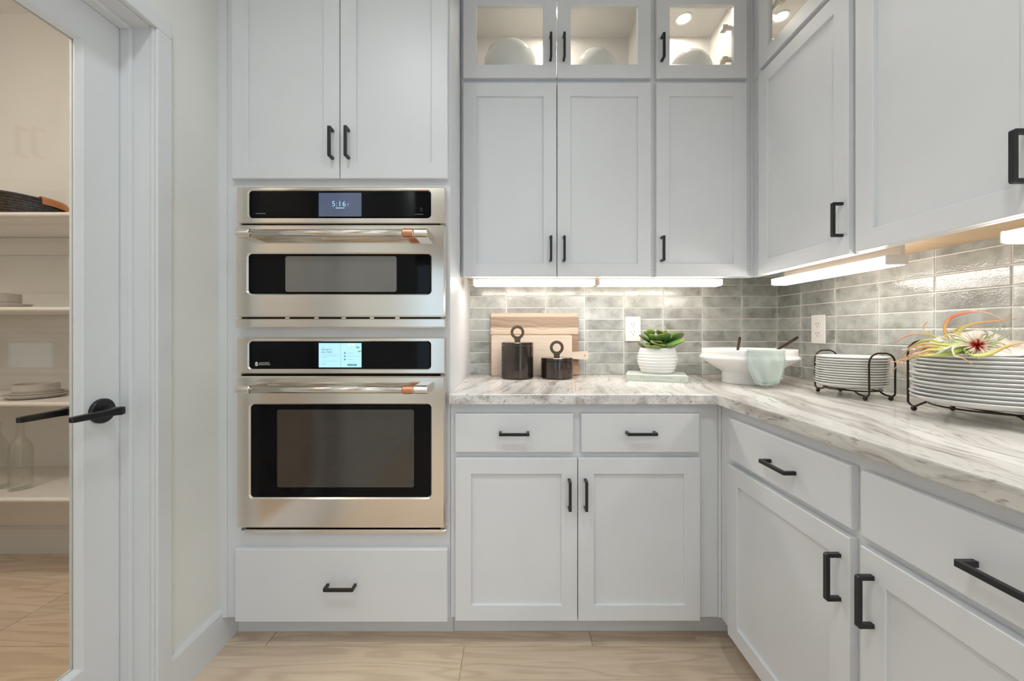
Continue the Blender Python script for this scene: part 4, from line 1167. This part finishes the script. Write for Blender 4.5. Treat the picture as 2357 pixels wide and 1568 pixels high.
def s_leaf(base, az, el, ln, wd, roll=0.0):
    o = obj('leaf', PAD, None, pot, base)
    o.rotation_mode = 'XYZ'
    m3 = Matrix.Rotation(R(az), 4, 'Z') @ Matrix.Rotation(R(el), 4, 'X') @ Matrix.Rotation(R(roll), 4, 'Y')
    o.rotation_euler = m3.to_euler('XYZ')
    o.scale = (wd, ln, ln * 0.8)
    return o
# az: 0 = away from the camera (+Y), 180 = towards the camera, 90 = left, -90 = right
zb = hp - 0.012
spec_leaves = [
    # low ring
    ((0.01, -0.03, zb), -120, 18, 0.078, 0.062), ((-0.02, -0.03, zb), 120, 16, 0.070, 0.056), ((0.0, -0.035, zb), 170, 22, 0.060, 0.05),
    ((0.03, -0.02, zb + 0.005), -85, 20, 0.075, 0.060), ((-0.03, 0.0, zb + 0.004), 80, 22, 0.066, 0.052), ((0.0, 0.03, zb), 10, 20, 0.070, 0.055),
    ((0.02, 0.03, zb), -40, 22, 0.070, 0.055), ((-0.02, 0.03, zb), 50, 22, 0.070, 0.055), ((0.015, -0.035, zb + 0.002), -155, 14, 0.066, 0.054), ((-0.01, -0.04, zb + 0.002), 145, 12, 0.066, 0.05),
    # middle ring
    ((0.015, -0.01, zb + 0.026), -98, 20, 0.115, 0.080, -30), ((0.01, -0.025, zb + 0.020), -118, 10, 0.105, 0.062, 20), ((0.03, -0.03, zb + 0.024), 112, 4, 0.092, 0.058, -25),
    ((-0.01, -0.02, zb + 0.026), 160, 10, 0.062, 0.06), ((-0.01, 0.0, zb + 0.026), 80, 26, 0.085, 0.06), ((0.01, 0.02, zb + 0.024), -50, 26, 0.080, 0.062),
    ((0.0, 0.02, zb + 0.024), 20, 30, 0.070, 0.06), ((-0.01, 0.01, zb + 0.024), 65, 34, 0.075, 0.058), ((0.02, 0.0, zb + 0.03), -80, 32, 0.092, 0.07),
    # upper leaves, steeper
    ((0.0, -0.02, zb + 0.036), 178, 42, 0.052, 0.058, 8), ((-0.012, -0.015, zb + 0.036), 125, 38, 0.056, 0.052), ((0.015, -0.015, zb + 0.036), -140, 44, 0.050, 0.05),
    # left rosette
    ((-0.040, -0.012, zb + 0.060), 95, 42, 0.038, 0.045), ((-0.038, -0.012, zb + 0.060), 170, 62, 0.040, 0.044), ((-0.036, -0.01, zb + 0.060), -60, 66, 0.036, 0.034), ((-0.04, -0.008, zb + 0.060), 40, 60, 0.036, 0.04),
    # right rosette
    ((0.022, 0.0, zb + 0.060), 110, 50, 0.042, 0.044), ((0.025, 0.0, zb + 0.060), -120, 60, 0.036, 0.042), ((0.027, 0.005, zb + 0.060), -70, 48, 0.038, 0.04), ((0.024, 0.005, zb + 0.060), 10, 64, 0.038, 0.04),
    # front rosette
    ((0.026, -0.035, zb + 0.044), 175, 60, 0.042, 0.042), ((0.022, -0.033, zb + 0.044), 95, 40, 0.034, 0.036), ((0.030, -0.033, zb + 0.044), -90, 36, 0.034, 0.036), ((0.026, -0.028, zb + 0.044), 0, 66, 0.034, 0.036),
]
for a in spec_leaves: s_leaf(*a)
bm = bmesh.new()
for a, b in (((0, 0, hp - 0.02), (0.0, -0.01, zb + 0.04)), ((-0.02, 0, hp - 0.02), (-0.039, -0.011, zb + 0.062)), ((0.015, 0, hp - 0.02), (0.024, 0.002, zb + 0.062)), ((0.015, -0.02, hp - 0.02), (0.026, -0.032, zb + 0.048))):
    tube(bm, [a, tuple((a[i] + b[i]) / 2 for i in range(3)), b], 0.005, 8)
uvl = bm.loops.layers.uv.new('UVMap')
obj('stem', bm, 'succulent_leaf', pot)

# ------------------------------------------------------------------ white pedestal bowl, spoons, towel
BX, BY = 1.021, 1.7125
bowl = lathe([(0.001, 0.012), (0.085, 0.012), (0.090, 0.0), (0.0985, 0.0), (0.0995, 0.002), (0.0985, 0.044), (0.101, 0.049),
              (0.135, 0.071), (0.165, 0.090), (0.184, 0.1025), (0.1895, 0.108), (0.1892, 0.112), (0.1845, 0.1165), (0.1812, 0.1225), (0.1803, 0.130), (0.1803, 0.1445), (0.1790, 0.1462),
              (0.1755, 0.1462), (0.1740, 0.1440), (0.1735, 0.125), (0.165, 0.103), (0.13, 0.078), (0.08, 0.060), (0.001, 0.056)], 96)
bo = obj('pedestal_bowl', bowl, 'ceramic_matte', None, (BX, BY, ZC + 0.0005), smooth=True)
tag(bo, 'wide white footed bowl in the corner holding two spoons', 'bowl')

def spoon(label, tip, end, bowl_r):
    """handle from its end point down to a spoon head resting in the bowl"""
    tip, end = Vector(tip), Vector(end)
    d = (end - tip).normalized()
    t = thing('serving_spoon', label, 'spoon', tuple(tip), 0, 'brown serving spoons')
    bm = bmesh.new()
    L_ = (end - tip).length
    tube(bm, [d * 0.03, d * (L_ * 0.4), d * (L_ * 0.55), d * (L_ - 0.012), d * (L_ - 0.003), d * L_], [0.0036, 0.0042, 0.0058, 0.0064, 0.0054, 0.0025], 12)
    obj('handle', bm, 'spoon_brown', t)
    bm = bmesh.new()
    bmesh.ops.create_uvsphere(bm, u_segments=16, v_segments=8, radius=1)
    M = Matrix.Translation(d * 0.012) @ d.to_track_quat('Z', 'Y').to_matrix().to_4x4() @ Matrix.Diagonal((bowl_r, 0.006, 0.030, 1))
    bmesh.ops.transform(bm, matrix=M, verts=bm.verts)
    obj('spoon_head', bm, 'spoon_brown', t, smooth=True)
spoon('brown serving spoon standing nearly upright in the white bowl', (0.985, 1.74, ZC + 0.083), (ux(1703, 1.80), 1.80, uz(776, 1.80)), 0.017)
spoon('brown serving spoon leaning to the right out of the white bowl', (1.03, 1.665, ZC + 0.088), (ux(1837, 1.72), 1.72, uz(776, 1.72)), 0.017)

def towel():
    t = thing('dish_towel', 'pale sage fringed towel hanging over the bowl rim', 'towel', (BX, BY, ZC))
    prof = [(0.162, 0.110), (0.168, 0.128), (0.1708, 0.145), (0.1735, 0.1495), (0.178, 0.1508), (0.1825, 0.1495), (0.1848, 0.143), (0.1870, 0.128), (0.1925, 0.112), (0.1935, 0.098), (0.193, 0.080), (0.192, 0.060), (0.190, 0.042), (0.188, 0.026)]
    P = smooth_path([(a, 0, b) for a, b in prof], 3)
    n = 26
    def pt(u, k):
        v = k / (len(P) - 1)
        r_, z_ = P[k].x, P[k].z
        out = max(0.0, (v - 0.35) / 0.65)
        a0, a1 = -121.0, -79.5 - 4.0 * out ** 2
        if out > 0.55: a0 += 7.0 * ((out - 0.55) / 0.45) ** 1.5; a1 -= 5.0 * ((out - 0.55) / 0.45) ** 1.5
        a = R(a0 + (a1 - a0) * u)
        wr = out * (0.0045 * math.sin(9 * u + 5 * v) + 0.003 * math.sin(17 * u - 9 * v + 1.0) + 0.003 * math.sin(4 * (u * 2 - v) * 2))
        zz = z_ - 0.006 * out * math.sin(PI * u) + 0.010 * out * (abs(u - 0.45) * 1.6) ** 3
        return Vector(((r_ + max(wr, -0.002 if out > 0.3 else 0)) * math.cos(a), (r_ + max(wr, -0.002 if out > 0.3 else 0)) * math.sin(a), zz))
    bm = bmesh.new()
    grid = [[bm.verts.new(pt(i / n, k)) for i in range(n + 1)] for k in range(len(P))]
    for k in range(len(P) - 1):
        for i in range(n): bm.faces.new((grid[k][i], grid[k][i + 1], grid[k + 1][i + 1], grid[k + 1][i]))
    o = obj('cloth', bm, 'towel_sage', t, smooth=True)
    sm = o.modifiers.new('thickness', 'SOLIDIFY'); sm.thickness = 0.0016; sm.offset = 1
    bm = bmesh.new()
    K = len(P) - 1
    rnd = random.Random(3)
    def strand(p, d, l):
        q = [p, p + d * l * 0.5 + Vector((rnd.uniform(-.002, .002), rnd.uniform(-.002, .001), 0)), p + d * l + Vector((rnd.uniform(-.003, .003), rnd.uniform(-.002, .001), 0))]
        tube(bm, q, [0.0006, 0.0006, 0.0003], 4)
    for k in range(110):
        u = k / 109
        strand(pt(u, K), Vector((rnd.uniform(-.3, .3), rnd.uniform(-.35, 0.0), -1)).normalized(), rnd.uniform(0.006, 0.013))
    for k in range(110):
        kk = int(10 + (K - 10) * k / 109)
        strand(pt(1.0, kk), Vector((1, rnd.uniform(-.4, .2), rnd.uniform(-.8, .2))).normalized(), rnd.uniform(0.005, 0.011))
    f = obj('fringe', bm, 'towel_fringe', t)
    f['kind'] = 'stuff'
towel()

# ------------------------------------------------------------------ plate stacks in wire racks
ORD = ['top', 'second', 'third', 'fourth', 'fifth', 'sixth', 'seventh', 'eighth', 'ninth', 'tenth', 'eleventh', 'twelfth', 'thirteenth']
def plate_mesh(r, dp, th=0.0036):
    prof = [(0.001, 0.0015), (r * 0.58, 0.0015), (r * 0.60, 0.0), (r * 0.66, 0.0), (r * 0.70, 0.0015), (r * 0.86, 0.0050), (r * 0.935, 0.0095), (r * 0.975, dp - th - 0.0012), (r - 0.0004, dp - th), (r, dp - th * 0.5), (r - 0.0008, dp),
            (r * 0.965, dp - 0.0012), (r * 0.92, 0.0095 + th * 0.9), (r * 0.85, 0.0052 + th), (r * 0.68, 0.0020 + th), (0.001, 0.0015 + th)]
    bm = lathe(prof, 72)
    bmesh.ops.recalc_face_normals(bm, faces=bm.faces)
    me = bpy.data.meshes.new('plate'); bm.to_mesh(me); bm.free()
    for p in me.polygons: p.use_smooth = True
    me.materials.append(MAT['plate_grey_white'])
    return me
def stack(cx, cy, r, dp, n, z0, pitch, which, group, jit):
    me = plate_mesh(r, dp)
    for k in range(n):
        i = n - 1 - k
        lab = ('top plate of the %s' % which) if i == 0 else ('bottom plate of the %s' % which if i == n - 1 else '%s plate from the top of the %s' % (ORD[i], which))
        o = obj('plate', me, None, None, (cx + jit * random.uniform(-1, 1) - 0.0005 * i, cy + jit * random.uniform(-1, 1), z0 + k * pitch), (0, 0, random.uniform(0, 3)))
        tag(o, 'greyish white ceramic ' + lab, 'plate', group)

def rack(label, cx, cy, fx, fy, rise, zr, top, cross):
    """wire plate rack: round base ring, two U-shaped handles on the ends, four ball feet"""
    t = thing('plate_rack', label, 'plate rack', (cx, cy, ZC + 0.0004), 0, 'bronze wire plate racks')
    wr = 0.0027
    rr = fy * 0.80
    ring_pts = [(rr * math.cos(2 * PI * k / 40), rr * math.sin(2 * PI * k / 40), zr) for k in range(41)]
    bm = bmesh.new(); tube(bm, ring_pts, wr * 0.85, 8)
    obj('base_ring', bm, 'bronze_wire', t, smooth=True)
    for s in (-1, 1):
        uy = s * (fy + rise)
        half = []
        left = [(-fx, s * rr * 0.70, zr - 0.001), (-fx, s * (fy - 0.040), zr - 0.001), (-fx, s * (fy - 0.022), zr - 0.010), (-fx, s * (fy - 0.006), 0.0145), (-fx, s * (fy + 0.004), 0.0135), (-fx, uy - s * 0.001, 0.022), (-fx, uy, 0.036), (-fx, uy, top * 0.55), (-fx, uy, top - 0.030)]
        arch = [(-fx * 0.80, uy, top - 0.010), (-fx * 0.4, uy, top - 0.001), (0, uy, top), (fx * 0.4, uy, top - 0.001), (fx * 0.80, uy, top - 0.010)]
        right = [(-p[0], p[1], p[2]) for p in left[::-1]]
        bm = bmesh.new(); tube(bm, smooth_path(left + arch + right, 6), wr, 10)
        h = obj('wire_handle', bm, 'bronze_wire', t, smooth=True)
        for q in (-1, 1):
            bm = bmesh.new(); bmesh.ops.create_uvsphere(bm, u_segments=16, v_segments=10, radius=0.0068)
            bmesh.ops.translate(bm, verts=bm.verts, vec=(q * fx, s * fy, 0.0068))
            obj('ball_foot', bm, 'bronze_wire', h, smooth=True)
    for q in (-1, 1):
        obj('cross_wire', tube(bmesh.new(), [(q * fx, -rr * 0.75, zr - 0.0012), (q * fx, rr * 0.75, zr - 0.0012)], wr * 0.8, 8), 'bronze_wire', t, smooth=True)
    return t
SX, SY = 1.165, 1.352
rack('small bronze wire rack holding the stack of small plates', SX, SY, 0.041, 0.097, 0.014, 0.0265, 0.152, 2)
stack(SX, SY, 0.0985, 0.017, 12, ZC + 0.031, 0.0082, 'small plate stack', 'small plates in the wire rack', 0.0012)
GX, GY = 1.172, 0.964
rack('large bronze wire rack holding the stack of dinner plates', GX, GY, 0.054, 0.133, 0.016, 0.034, 0.195, 2)
stack(GX, GY, 0.1375, 0.020, 12, ZC + 0.0385, 0.0096, 'dinner plate stack', 'dinner plates in the wire rack', 0.0025)

# ------------------------------------------------------------------ napkin and air plant on the dinner plates
ZP = ZC + 0.0385 + 11 * 0.0096 + 0.012
def napkin():
    bm = bmesh.new()
    n = 40
    rnd = random.Random(11)
    g = []
    for j in range(n + 1):
        row = []
        for i in range(n + 1):
            a, b = i / n * 2 - 1, j / n * 2 - 1
            x = a * 0.132 * (1 - 0.12 * abs(b)) - 0.004 + 0.012 * math.sin(3 * b)
            y = b * 0.118 * (1 - 0.25 * abs(a)) + 0.012 * math.sin(2.5 * a) + 0.016
            rad = math.sqrt(a * a * 0.8 + b * b * 0.9)
            back = min(1.0, max(0.0, (b + 0.55) / 0.85)); back = 0.22 + 0.78 * back * back * (3 - 2 * back)
            hgt = 0.042 * max(0, 1 - rad ** 3.0) + 0.014 * (0.5 + 0.5 * math.sin(7 * a + 3 * b)) * max(0, 1 - rad * 0.6) + 0.008 * (0.5 + 0.5 * math.sin(11 * b - 4 * a + 1)) * max(0, 1 - rad * 0.5)
            # folded layer steps on the right
            if a > 0.15: hgt += 0.009 * (math.floor((a - 0.15) * 4) % 2)
            row.append(bm.verts.new((x, y, hgt * back + 0.0125)))
        g.append(row)
    for j in range(n):
        for i in range(n): bm.faces.new((g[j][i], g[j][i + 1], g[j + 1][i + 1], g[j + 1][i]))
    o = obj('cloth_napkin', bm, 'napkin_white', None, (GX, GY + 0.005, ZP), smooth=True)
    m_ = o.modifiers.new('thickness', 'SOLIDIFY'); m_.thickness = 0.004; m_.offset = -1
    tag(o, 'crumpled off-white napkin under the air plant', 'napkin')
napkin()

ap0 = Vector((ux(2247, 0.94), 0.94, uz(795, 0.94)))
air = thing('air_plant', 'spiky air plant with orange tips and red centre on the plates', 'plant', tuple(ap0))
def a_leaf(pts, w, m, flat=0.45):
    """pts: world points; tapered, slightly channelled leaf"""
    P = [p - ap0 for p in smooth_path(pts, 7)]
    n = len(P)
    bm = bmesh.new()
    uv = bm.loops.layers.uv.new('UVMap')
    rings = []
    ud = Vector((0, 0, 1))
    for i, p in enumerate(P):
        t_ = i / (n - 1)
        tg = (P[min(i + 1, n - 1)] - P[max(i - 1, 0)]).normalized()
        a = tg.cross(Vector((0.25, -1, 0.45))).normalized(); b = a.cross(tg).normalized()
        ww = w * (1 - t_) ** 0.75 + 0.0005
        rings.append([p + a * ww * math.cos(2 * PI * k / 6) + b * ww * flat * math.sin(2 * PI * k / 6) for k in range(6)])
    vr = [[bm.verts.new(q) for q in r_] for r_ in rings]
    for i in range(n - 1):
        for k in range(6):
            f = bm.faces.new((vr[i][k], vr[i][(k + 1) % 6], vr[i + 1][(k + 1) % 6], vr[i + 1][k]))
            for lp, tt in zip(f.loops, (i, i, i + 1, i + 1)): lp[uv].uv = (tt / (n - 1), 0.5)
    bm.faces.new(vr[0]); bm.faces.new(vr[-1][::-1])
    return obj('leaf', bm, m, air, smooth=True)
def cr(x, y, d):       # survey point on the air plant at distance d
    px, py = 1860 + x * 0.2109, 700 + y * 0.2109
    return Vector((ux(px, d), d, uz(py, d)))
c0 = (1700, 440)
warm = [
    ([(1760, 440), (1560, 420), (1490, 270), (1560, 150), (1750, 90), (1950, 95), (2140, 178)], 0.0062, 'airleaf_red', (0.95, 0.97, 0.98, 0.98, 0.96, 0.94, 0.93)),
    ([(1750, 440), (1640, 350), (1690, 262), (1850, 205), (2080, 182), (2280, 160)], 0.0058, 'airleaf_warm', (0.95, 0.98, 1.0, 0.99, 0.97, 0.96)),
    ([(1740, 430), (1575, 330), (1640, 270), (1760, 225), (1890, 232)], 0.0050, 'airleaf_warm', (0.95, 1.0, 1.03, 1.03, 1.02)),
    ([(1760, 440), (1560, 420), (1330, 345), (1120, 335), (920, 432)], 0.0055, 'airleaf_warm', (0.95, 0.98, 1.02, 1.05, 1.07)),
    ([(1760, 440), (1540, 440), (1300, 395), (1110, 480), (1010, 600), (985, 660), (905, 750)], 0.0060, 'airleaf_warm', (0.95, 0.96, 0.99, 1.02, 1.04, 1.04, 1.05)),
    ([(1760, 450), (1540, 480), (1300, 465), (1150, 520), (1040, 620)], 0.0060, 'airleaf_warm', (0.94, 0.94, 0.96, 0.97, 0.98)),
    ([(1760, 460), (1540, 510), (1320, 540), (1120, 590), (860, 650)], 0.0062, 'airleaf_warm', (0.93, 0.92, 0.93, 0.95, 0.97)),
    ([(1760, 470), (1560, 545), (1300, 560), (1130, 580), (1045, 640), (1062, 730), (1038, 800)], 0.0050, 'airleaf_warm', (0.93, 0.91, 0.91, 0.94, 0.96, 0.96, 0.96)),
    ([(1760, 470), (1600, 520), (1610, 560), (1700, 598), (1830, 682)], 0.0046, 'airleaf_warm', (0.92, 0.90, 0.885, 0.875, 0.865)),
    ([(1700, 500), (1790, 560), (1980, 545), (2180, 455), (2360, 418), (2480, 430)], 0.0060, 'airleaf_warm', (0.91, 0.88, 0.87, 0.86, 0.85, 0.84)),
    ([(1720, 420), (1420, 370), (1270, 290), (1262, 240), (1304, 190)], 0.0040, 'airleaf_warm', (0.95, 1.0, 1.04, 1.05, 1.05)),
    ([(1750, 440), (1560, 450), (1330, 430), (1200, 450), (1080, 500)], 0.0058, 'airleaf_warm', (0.94, 0.93, 0.95, 0.96, 0.97)),
    ([(1750, 450), (1520, 500), (1330, 500), (1230, 530), (1120, 560)], 0.0054, 'airleaf_warm', (0.94, 0.92, 0.92, 0.92, 0.92)),
    ([(1740, 430), (1560, 400), (1450, 350), (1410, 295)], 0.0044, 'airleaf_pale', (0.94, 0.96, 0.99, 1.0)),
    ([(1740, 420), (1600, 380), (1540, 300), (1520, 350)], 0.0036, 'airleaf_pale', (0.94, 0.96, 0.98, 0.99)),
    ([(1740, 450), (1560, 470), (1450, 520), (1380, 545)], 0.0048, 'airleaf_pale', (0.93, 0.91, 0.90, 0.90)),
    ([(1750, 450), (1590, 470), (1590, 560), (1660, 585)], 0.0044, 'airleaf_pale', (0.92, 0.89, 0.88, 0.875)),
    ([(1740, 420), (1660, 360), (1560, 330), (1480, 345)], 0.0044, 'airleaf_pale', (0.94, 0.95, 0.95, 0.96)),
]
pale = [
    [(1880, 430), (1990, 370), (2040, 300), (2026, 225)], [(1880, 420), (2050, 310), (2105, 250), (2078, 200)], [(1890, 430), (2080, 390), (2190, 330), (2215, 280), (2160, 238)],
    [(1880, 430), (1960, 330), (1930, 280), (1855, 262)], [(1900, 450), (2080, 420), (2200, 450), (2290, 420), (2300, 355)], [(1890, 460), (2060, 480), (2180, 490), (2230, 560)],
    [(1880, 480), (1990, 520), (2060, 560), (2050, 600)], [(1880, 480), (1960, 560), (1990, 590)], [(1870, 490), (1900, 560), (1960, 585)], [(1890, 440), (2010, 400), (2100, 360), (2165, 325)],
    [(1890, 460), (2040, 450), (2140, 470), (2260, 440)], [(1900, 470), (2060, 510), (2110, 545), (2080, 590)], [(1860, 490), (1840, 560), (1790, 585)], [(1840, 480), (1760, 540), (1730, 580)],
    [(1870, 420), (1890, 350), (1960, 320), (1990, 345)],
]
for pts, w, m, ds in warm:
    a_leaf([cr(x, y, d) for (x, y), d in zip(pts, ds)], w * 0.9, m)
rnd = random.Random(5)
for k in range(16):          # the fine leaves between the long ones
    pts, w, m, ds = warm[rnd.choice((3, 4, 5, 6, 11, 12, 13, 15, 17, 17))]
    f_ = rnd.uniform(0.55, 0.9); n_ = len(pts)
    dx, dy, dz_ = rnd.uniform(-20, 20), rnd.uniform(-45, 40), rnd.uniform(-0.02, 0.03)
    q = [(pts[0][0] + (x - pts[0][0]) * f_ + dx * i / n_, y + dy * (i / n_) * 1.4) for i, (x, y) in enumerate(pts)]
    a_leaf([cr(x, y, d + dz_ * i / n_) for i, ((x, y), d) in enumerate(zip(q, ds))], w * rnd.uniform(0.55, 0.75), rnd.choice(('airleaf_pale', 'airleaf_warm')))
for pts in pale:
    d0 = 0.93
    a_leaf([cr(x, y, d0 - 0.02 * i + rnd.uniform(-0.01, 0.01)) for i, (x, y) in enumerate(pts)], 0.0025, 'airleaf_pale')
    jx, jy = rnd.uniform(-30, 30), rnd.uniform(-30, 30)
    a_leaf([cr(x + jx * i / 3, y + jy * i / 3, d0 - 0.015 * i + rnd.uniform(-0.01, 0.01)) for i, (x, y) in enumerate(pts)], 0.0019, 'airleaf_pale')
for k in range(44):
    a = 2 * PI * k / 44 + rnd.uniform(-0.08, 0.08)
    rr = rnd.uniform(110, 215)
    dd = rnd.uniform(-0.03, 0.03)
    a_leaf([cr(1845 + 8 * math.cos(a), 450 - 8 * math.sin(a), 0.905), cr(1845 + rr * 0.5 * math.cos(a), 450 - rr * 0.42 * math.sin(a), 0.895 + dd * 0.4), cr(1845 + rr * math.cos(a), 450 - rr * 0.85 * math.sin(a), 0.893 + dd)], 0.0018, 'airleaf_star', 0.7)

# ------------------------------------------------------------------ vases in the glass cabinets
zv = ZU1 + 0.0165
v = obj('round_vase', lathe([(0.001, 0), (0.085, 0), (0.10, 0.006), (0.118, 0.05), (0.1225, 0.10), (0.1228, 0.145), (0.119, 0.180), (0.108, 0.208), (0.088, 0.229), (0.060, 0.243), (0.040, 0.248), (0.034, 0.250), (0.030, 0.247), (0.03, 0.22), (0.001, 0.21)], 64), 'ceramic_white', None, (ux(1174, 1.85), 1.85, zv), smooth=True)
tag(v, 'tall domed glossy white vase in the left glass cabinet', 'vase')
def globe(label, x, y, r, hh, neck):
    pr = [(0.001, 0), (r * 0.5, 0)] + [(r * math.cos(R(a)), hh * (0.5 + 0.5 * math.sin(R(a)))) for a in range(-58, 76, 9)]
    pr += [(r * 0.24, hh * 0.992), (neck, hh + 0.004), (neck - 0.004, hh + 0.003), (neck - 0.006, hh * 0.9), (0.001, hh * 0.88)]
    o = obj('round_vase', lathe(pr, 56), 'ceramic_white', None, (x, y, zv), smooth=True)
    return tag(o, label, 'vase')
globe('round glossy white vase behind the second glass door', ux(1369, 1.85), 1.85, 0.102, 0.230, 0.022)
globe('round glossy white vase in the single-door glass cabinet', ux(1587, 1.87), 1.87, 0.102, 0.238, 0.022)

# ------------------------------------------------------------------ pantry shelves and what stands on them
SHZ = [0.443, 0.843, 1.242, 1.640]
SHN = ['lowest white pantry shelf with glass bottles', 'second white pantry shelf from the floor with plate and bowl', 'third white pantry shelf from the floor', 'top white pantry shelf with the rope basket']
for z_, lab in zip(SHZ, SHN):
    t = thing('pantry_shelf', lab, 'shelf', (-2.09, YB - 0.19, z_ - 0.02), 0, 'pantry shelves')
    prof = [(-0.195 + 0.007, 0.0)] + [(-0.188 - 0.009 * math.sin(R(a)), 0.0095 - 0.0095 * math.cos(R(a))) for a in range(20, 161, 20)] + [(-0.188, 0.019), (0.189, 0.019), (0.189, 0.0)]
    bm = bmesh.new()
    loft(bm, [[(-0.905, a, b) for a, b in prof], [(0.915, a, b) for a, b in prof]], True, True)
    obj('shelf_board', bm, 'shelf_paint', t)
    obj('cleat', B(-0.905, 0.915, 0.171, 0.189, -0.089, -0.0005, 0.002), 'shelf_paint', t)

# rope basket
KX, KY = -2.343, 1.832
bk_ = thing('rope_basket', 'dark brown coiled rope basket with tan leather handle', 'basket', (KX, KY, SHZ[3] + 0.0))
def torus(r, z, rt, n=56, m_=10):
    bm = bmesh.new()
    rings = [[((r + rt * math.cos(2 * PI * k / m_)) * math.cos(2 * PI * i / n), (r + rt * math.cos(2 * PI * k / m_)) * math.sin(2 * PI * i / n), z + rt * math.sin(2 * PI * k / m_)) for k in range(m_)] for i in range(n)]
    return loft(bm, rings, close=True)
for k in range(9):
    obj('rope_coil', torus(0.178 + 0.004 * math.sin(k * 0.9) - 0.0012 * k, 0.0068 + k * 0.0124, 0.0069), 'rope_dark', bk_, smooth=True)
obj('basket_bottom', lathe([(0.001, 0.001), (0.174, 0.001), (0.174, 0.010), (0.001, 0.010)], 40), 'rope_dark', bk_)
bm = bmesh.new()
rings = []
for a in range(-8, 41, 4):
    c, s_ = math.cos(R(a)), math.sin(R(a))
    pr = [(0.163, 0.1125), (0.170, 0.1205), (0.182, 0.1195), (0.1885, 0.108), (0.1895, 0.084), (0.1875, 0.084), (0.1862, 0.107), (0.180, 0.1168), (0.170, 0.1175), (0.165, 0.111)]
    rings.append([(q[0] * c, q[0] * s_, q[1]) for q in pr])
loft(bm, rings, True, True)
lh = obj('leather_handle', bm, 'leather_tan', bk_)
for a in (0, 33):
    bm = bmesh.new(); bmesh.ops.create_uvsphere(bm, u_segments=10, v_segments=6, radius=0.0035)
    bmesh.ops.translate(bm, verts=bm.verts, vec=(0.1895 * math.cos(R(a)), 0.1895 * math.sin(R(a)), 0.097))
    obj('rivet', bm, 'brass', lh, smooth=True)

def dish(label, x, y, z, r, h, cat, name, deep):
    if deep: pr = [(0.001, 0), (r * 0.86, 0), (r * 0.95, 0.004), (r, h * 0.4), (r * 0.99, h), (r * 0.955, h), (r * 0.94, h * 0.4), (r * 0.86, 0.008), (0.001, 0.006)]
    else: pr = [(0.001, 0), (r * 0.7, 0), (r * 0.84, 0.003), (r, h - 0.002), (r - 0.001, h), (r * 0.95, h), (r * 0.80, 0.0085), (0.001, 0.006)]
    return tag(obj(name, lathe(pr, 56), 'stoneware', None, (x, y, z), smooth=False), label, cat)
zs = SHZ[1]
dish('grey stoneware dinner plate, lower one on the second pantry shelf', -2.146, 1.775, zs, 0.103, 0.018, 'plate', 'stoneware_plate', False)
dish('grey stoneware plate between bowl and larger plate in the pantry', -2.135, 1.772, zs + 0.0075, 0.088, 0.017, 'plate', 'stoneware_plate', False)
dish('grey stoneware bowl on the plates behind the door lever', -2.146, 1.775, zs + 0.0145, 0.072, 0.047, 'bowl', 'stoneware_bowl', True)
zs = SHZ[2]
dish('grey stoneware plate at the left edge of the third pantry shelf', -2.322, 1.775, zs, 0.103, 0.022, 'plate', 'stoneware_plate', False)
dish('grey stoneware bowl at the left edge of the third pantry shelf', -2.335, 1.775, zs + 0.0075, 0.078, 0.060, 'bowl', 'stoneware_bowl', True)

def bottle(label, x, y):
    pr = [(0.001, 0.004), (0.028, 0.0), (0.035, 0.002), (0.0365, 0.012), (0.0365, 0.168), (0.034, 0.190), (0.026, 0.212), (0.0165, 0.226), (0.0135, 0.245), (0.0128, 0.276), (0.0155, 0.278), (0.0155, 0.287), (0.0115, 0.289),
          (0.0098, 0.276), (0.0105, 0.245), (0.0135, 0.227), (0.023, 0.211), (0.031, 0.189), (0.0338, 0.168), (0.0338, 0.014), (0.030, 0.009), (0.001, 0.012)]
    return tag(obj('glass_bottle', lathe(pr, 40), 'bottle_glass', None, (x, y, SHZ[0] + 0.0003), smooth=True), label, 'bottle', 'clear glass bottles')
bottle('clear glass bottle on the lowest pantry shelf, fully in view', -2.176, 1.741)
bottle('clear glass bottle cut off by the left edge of the photo', -2.285, 1.745)
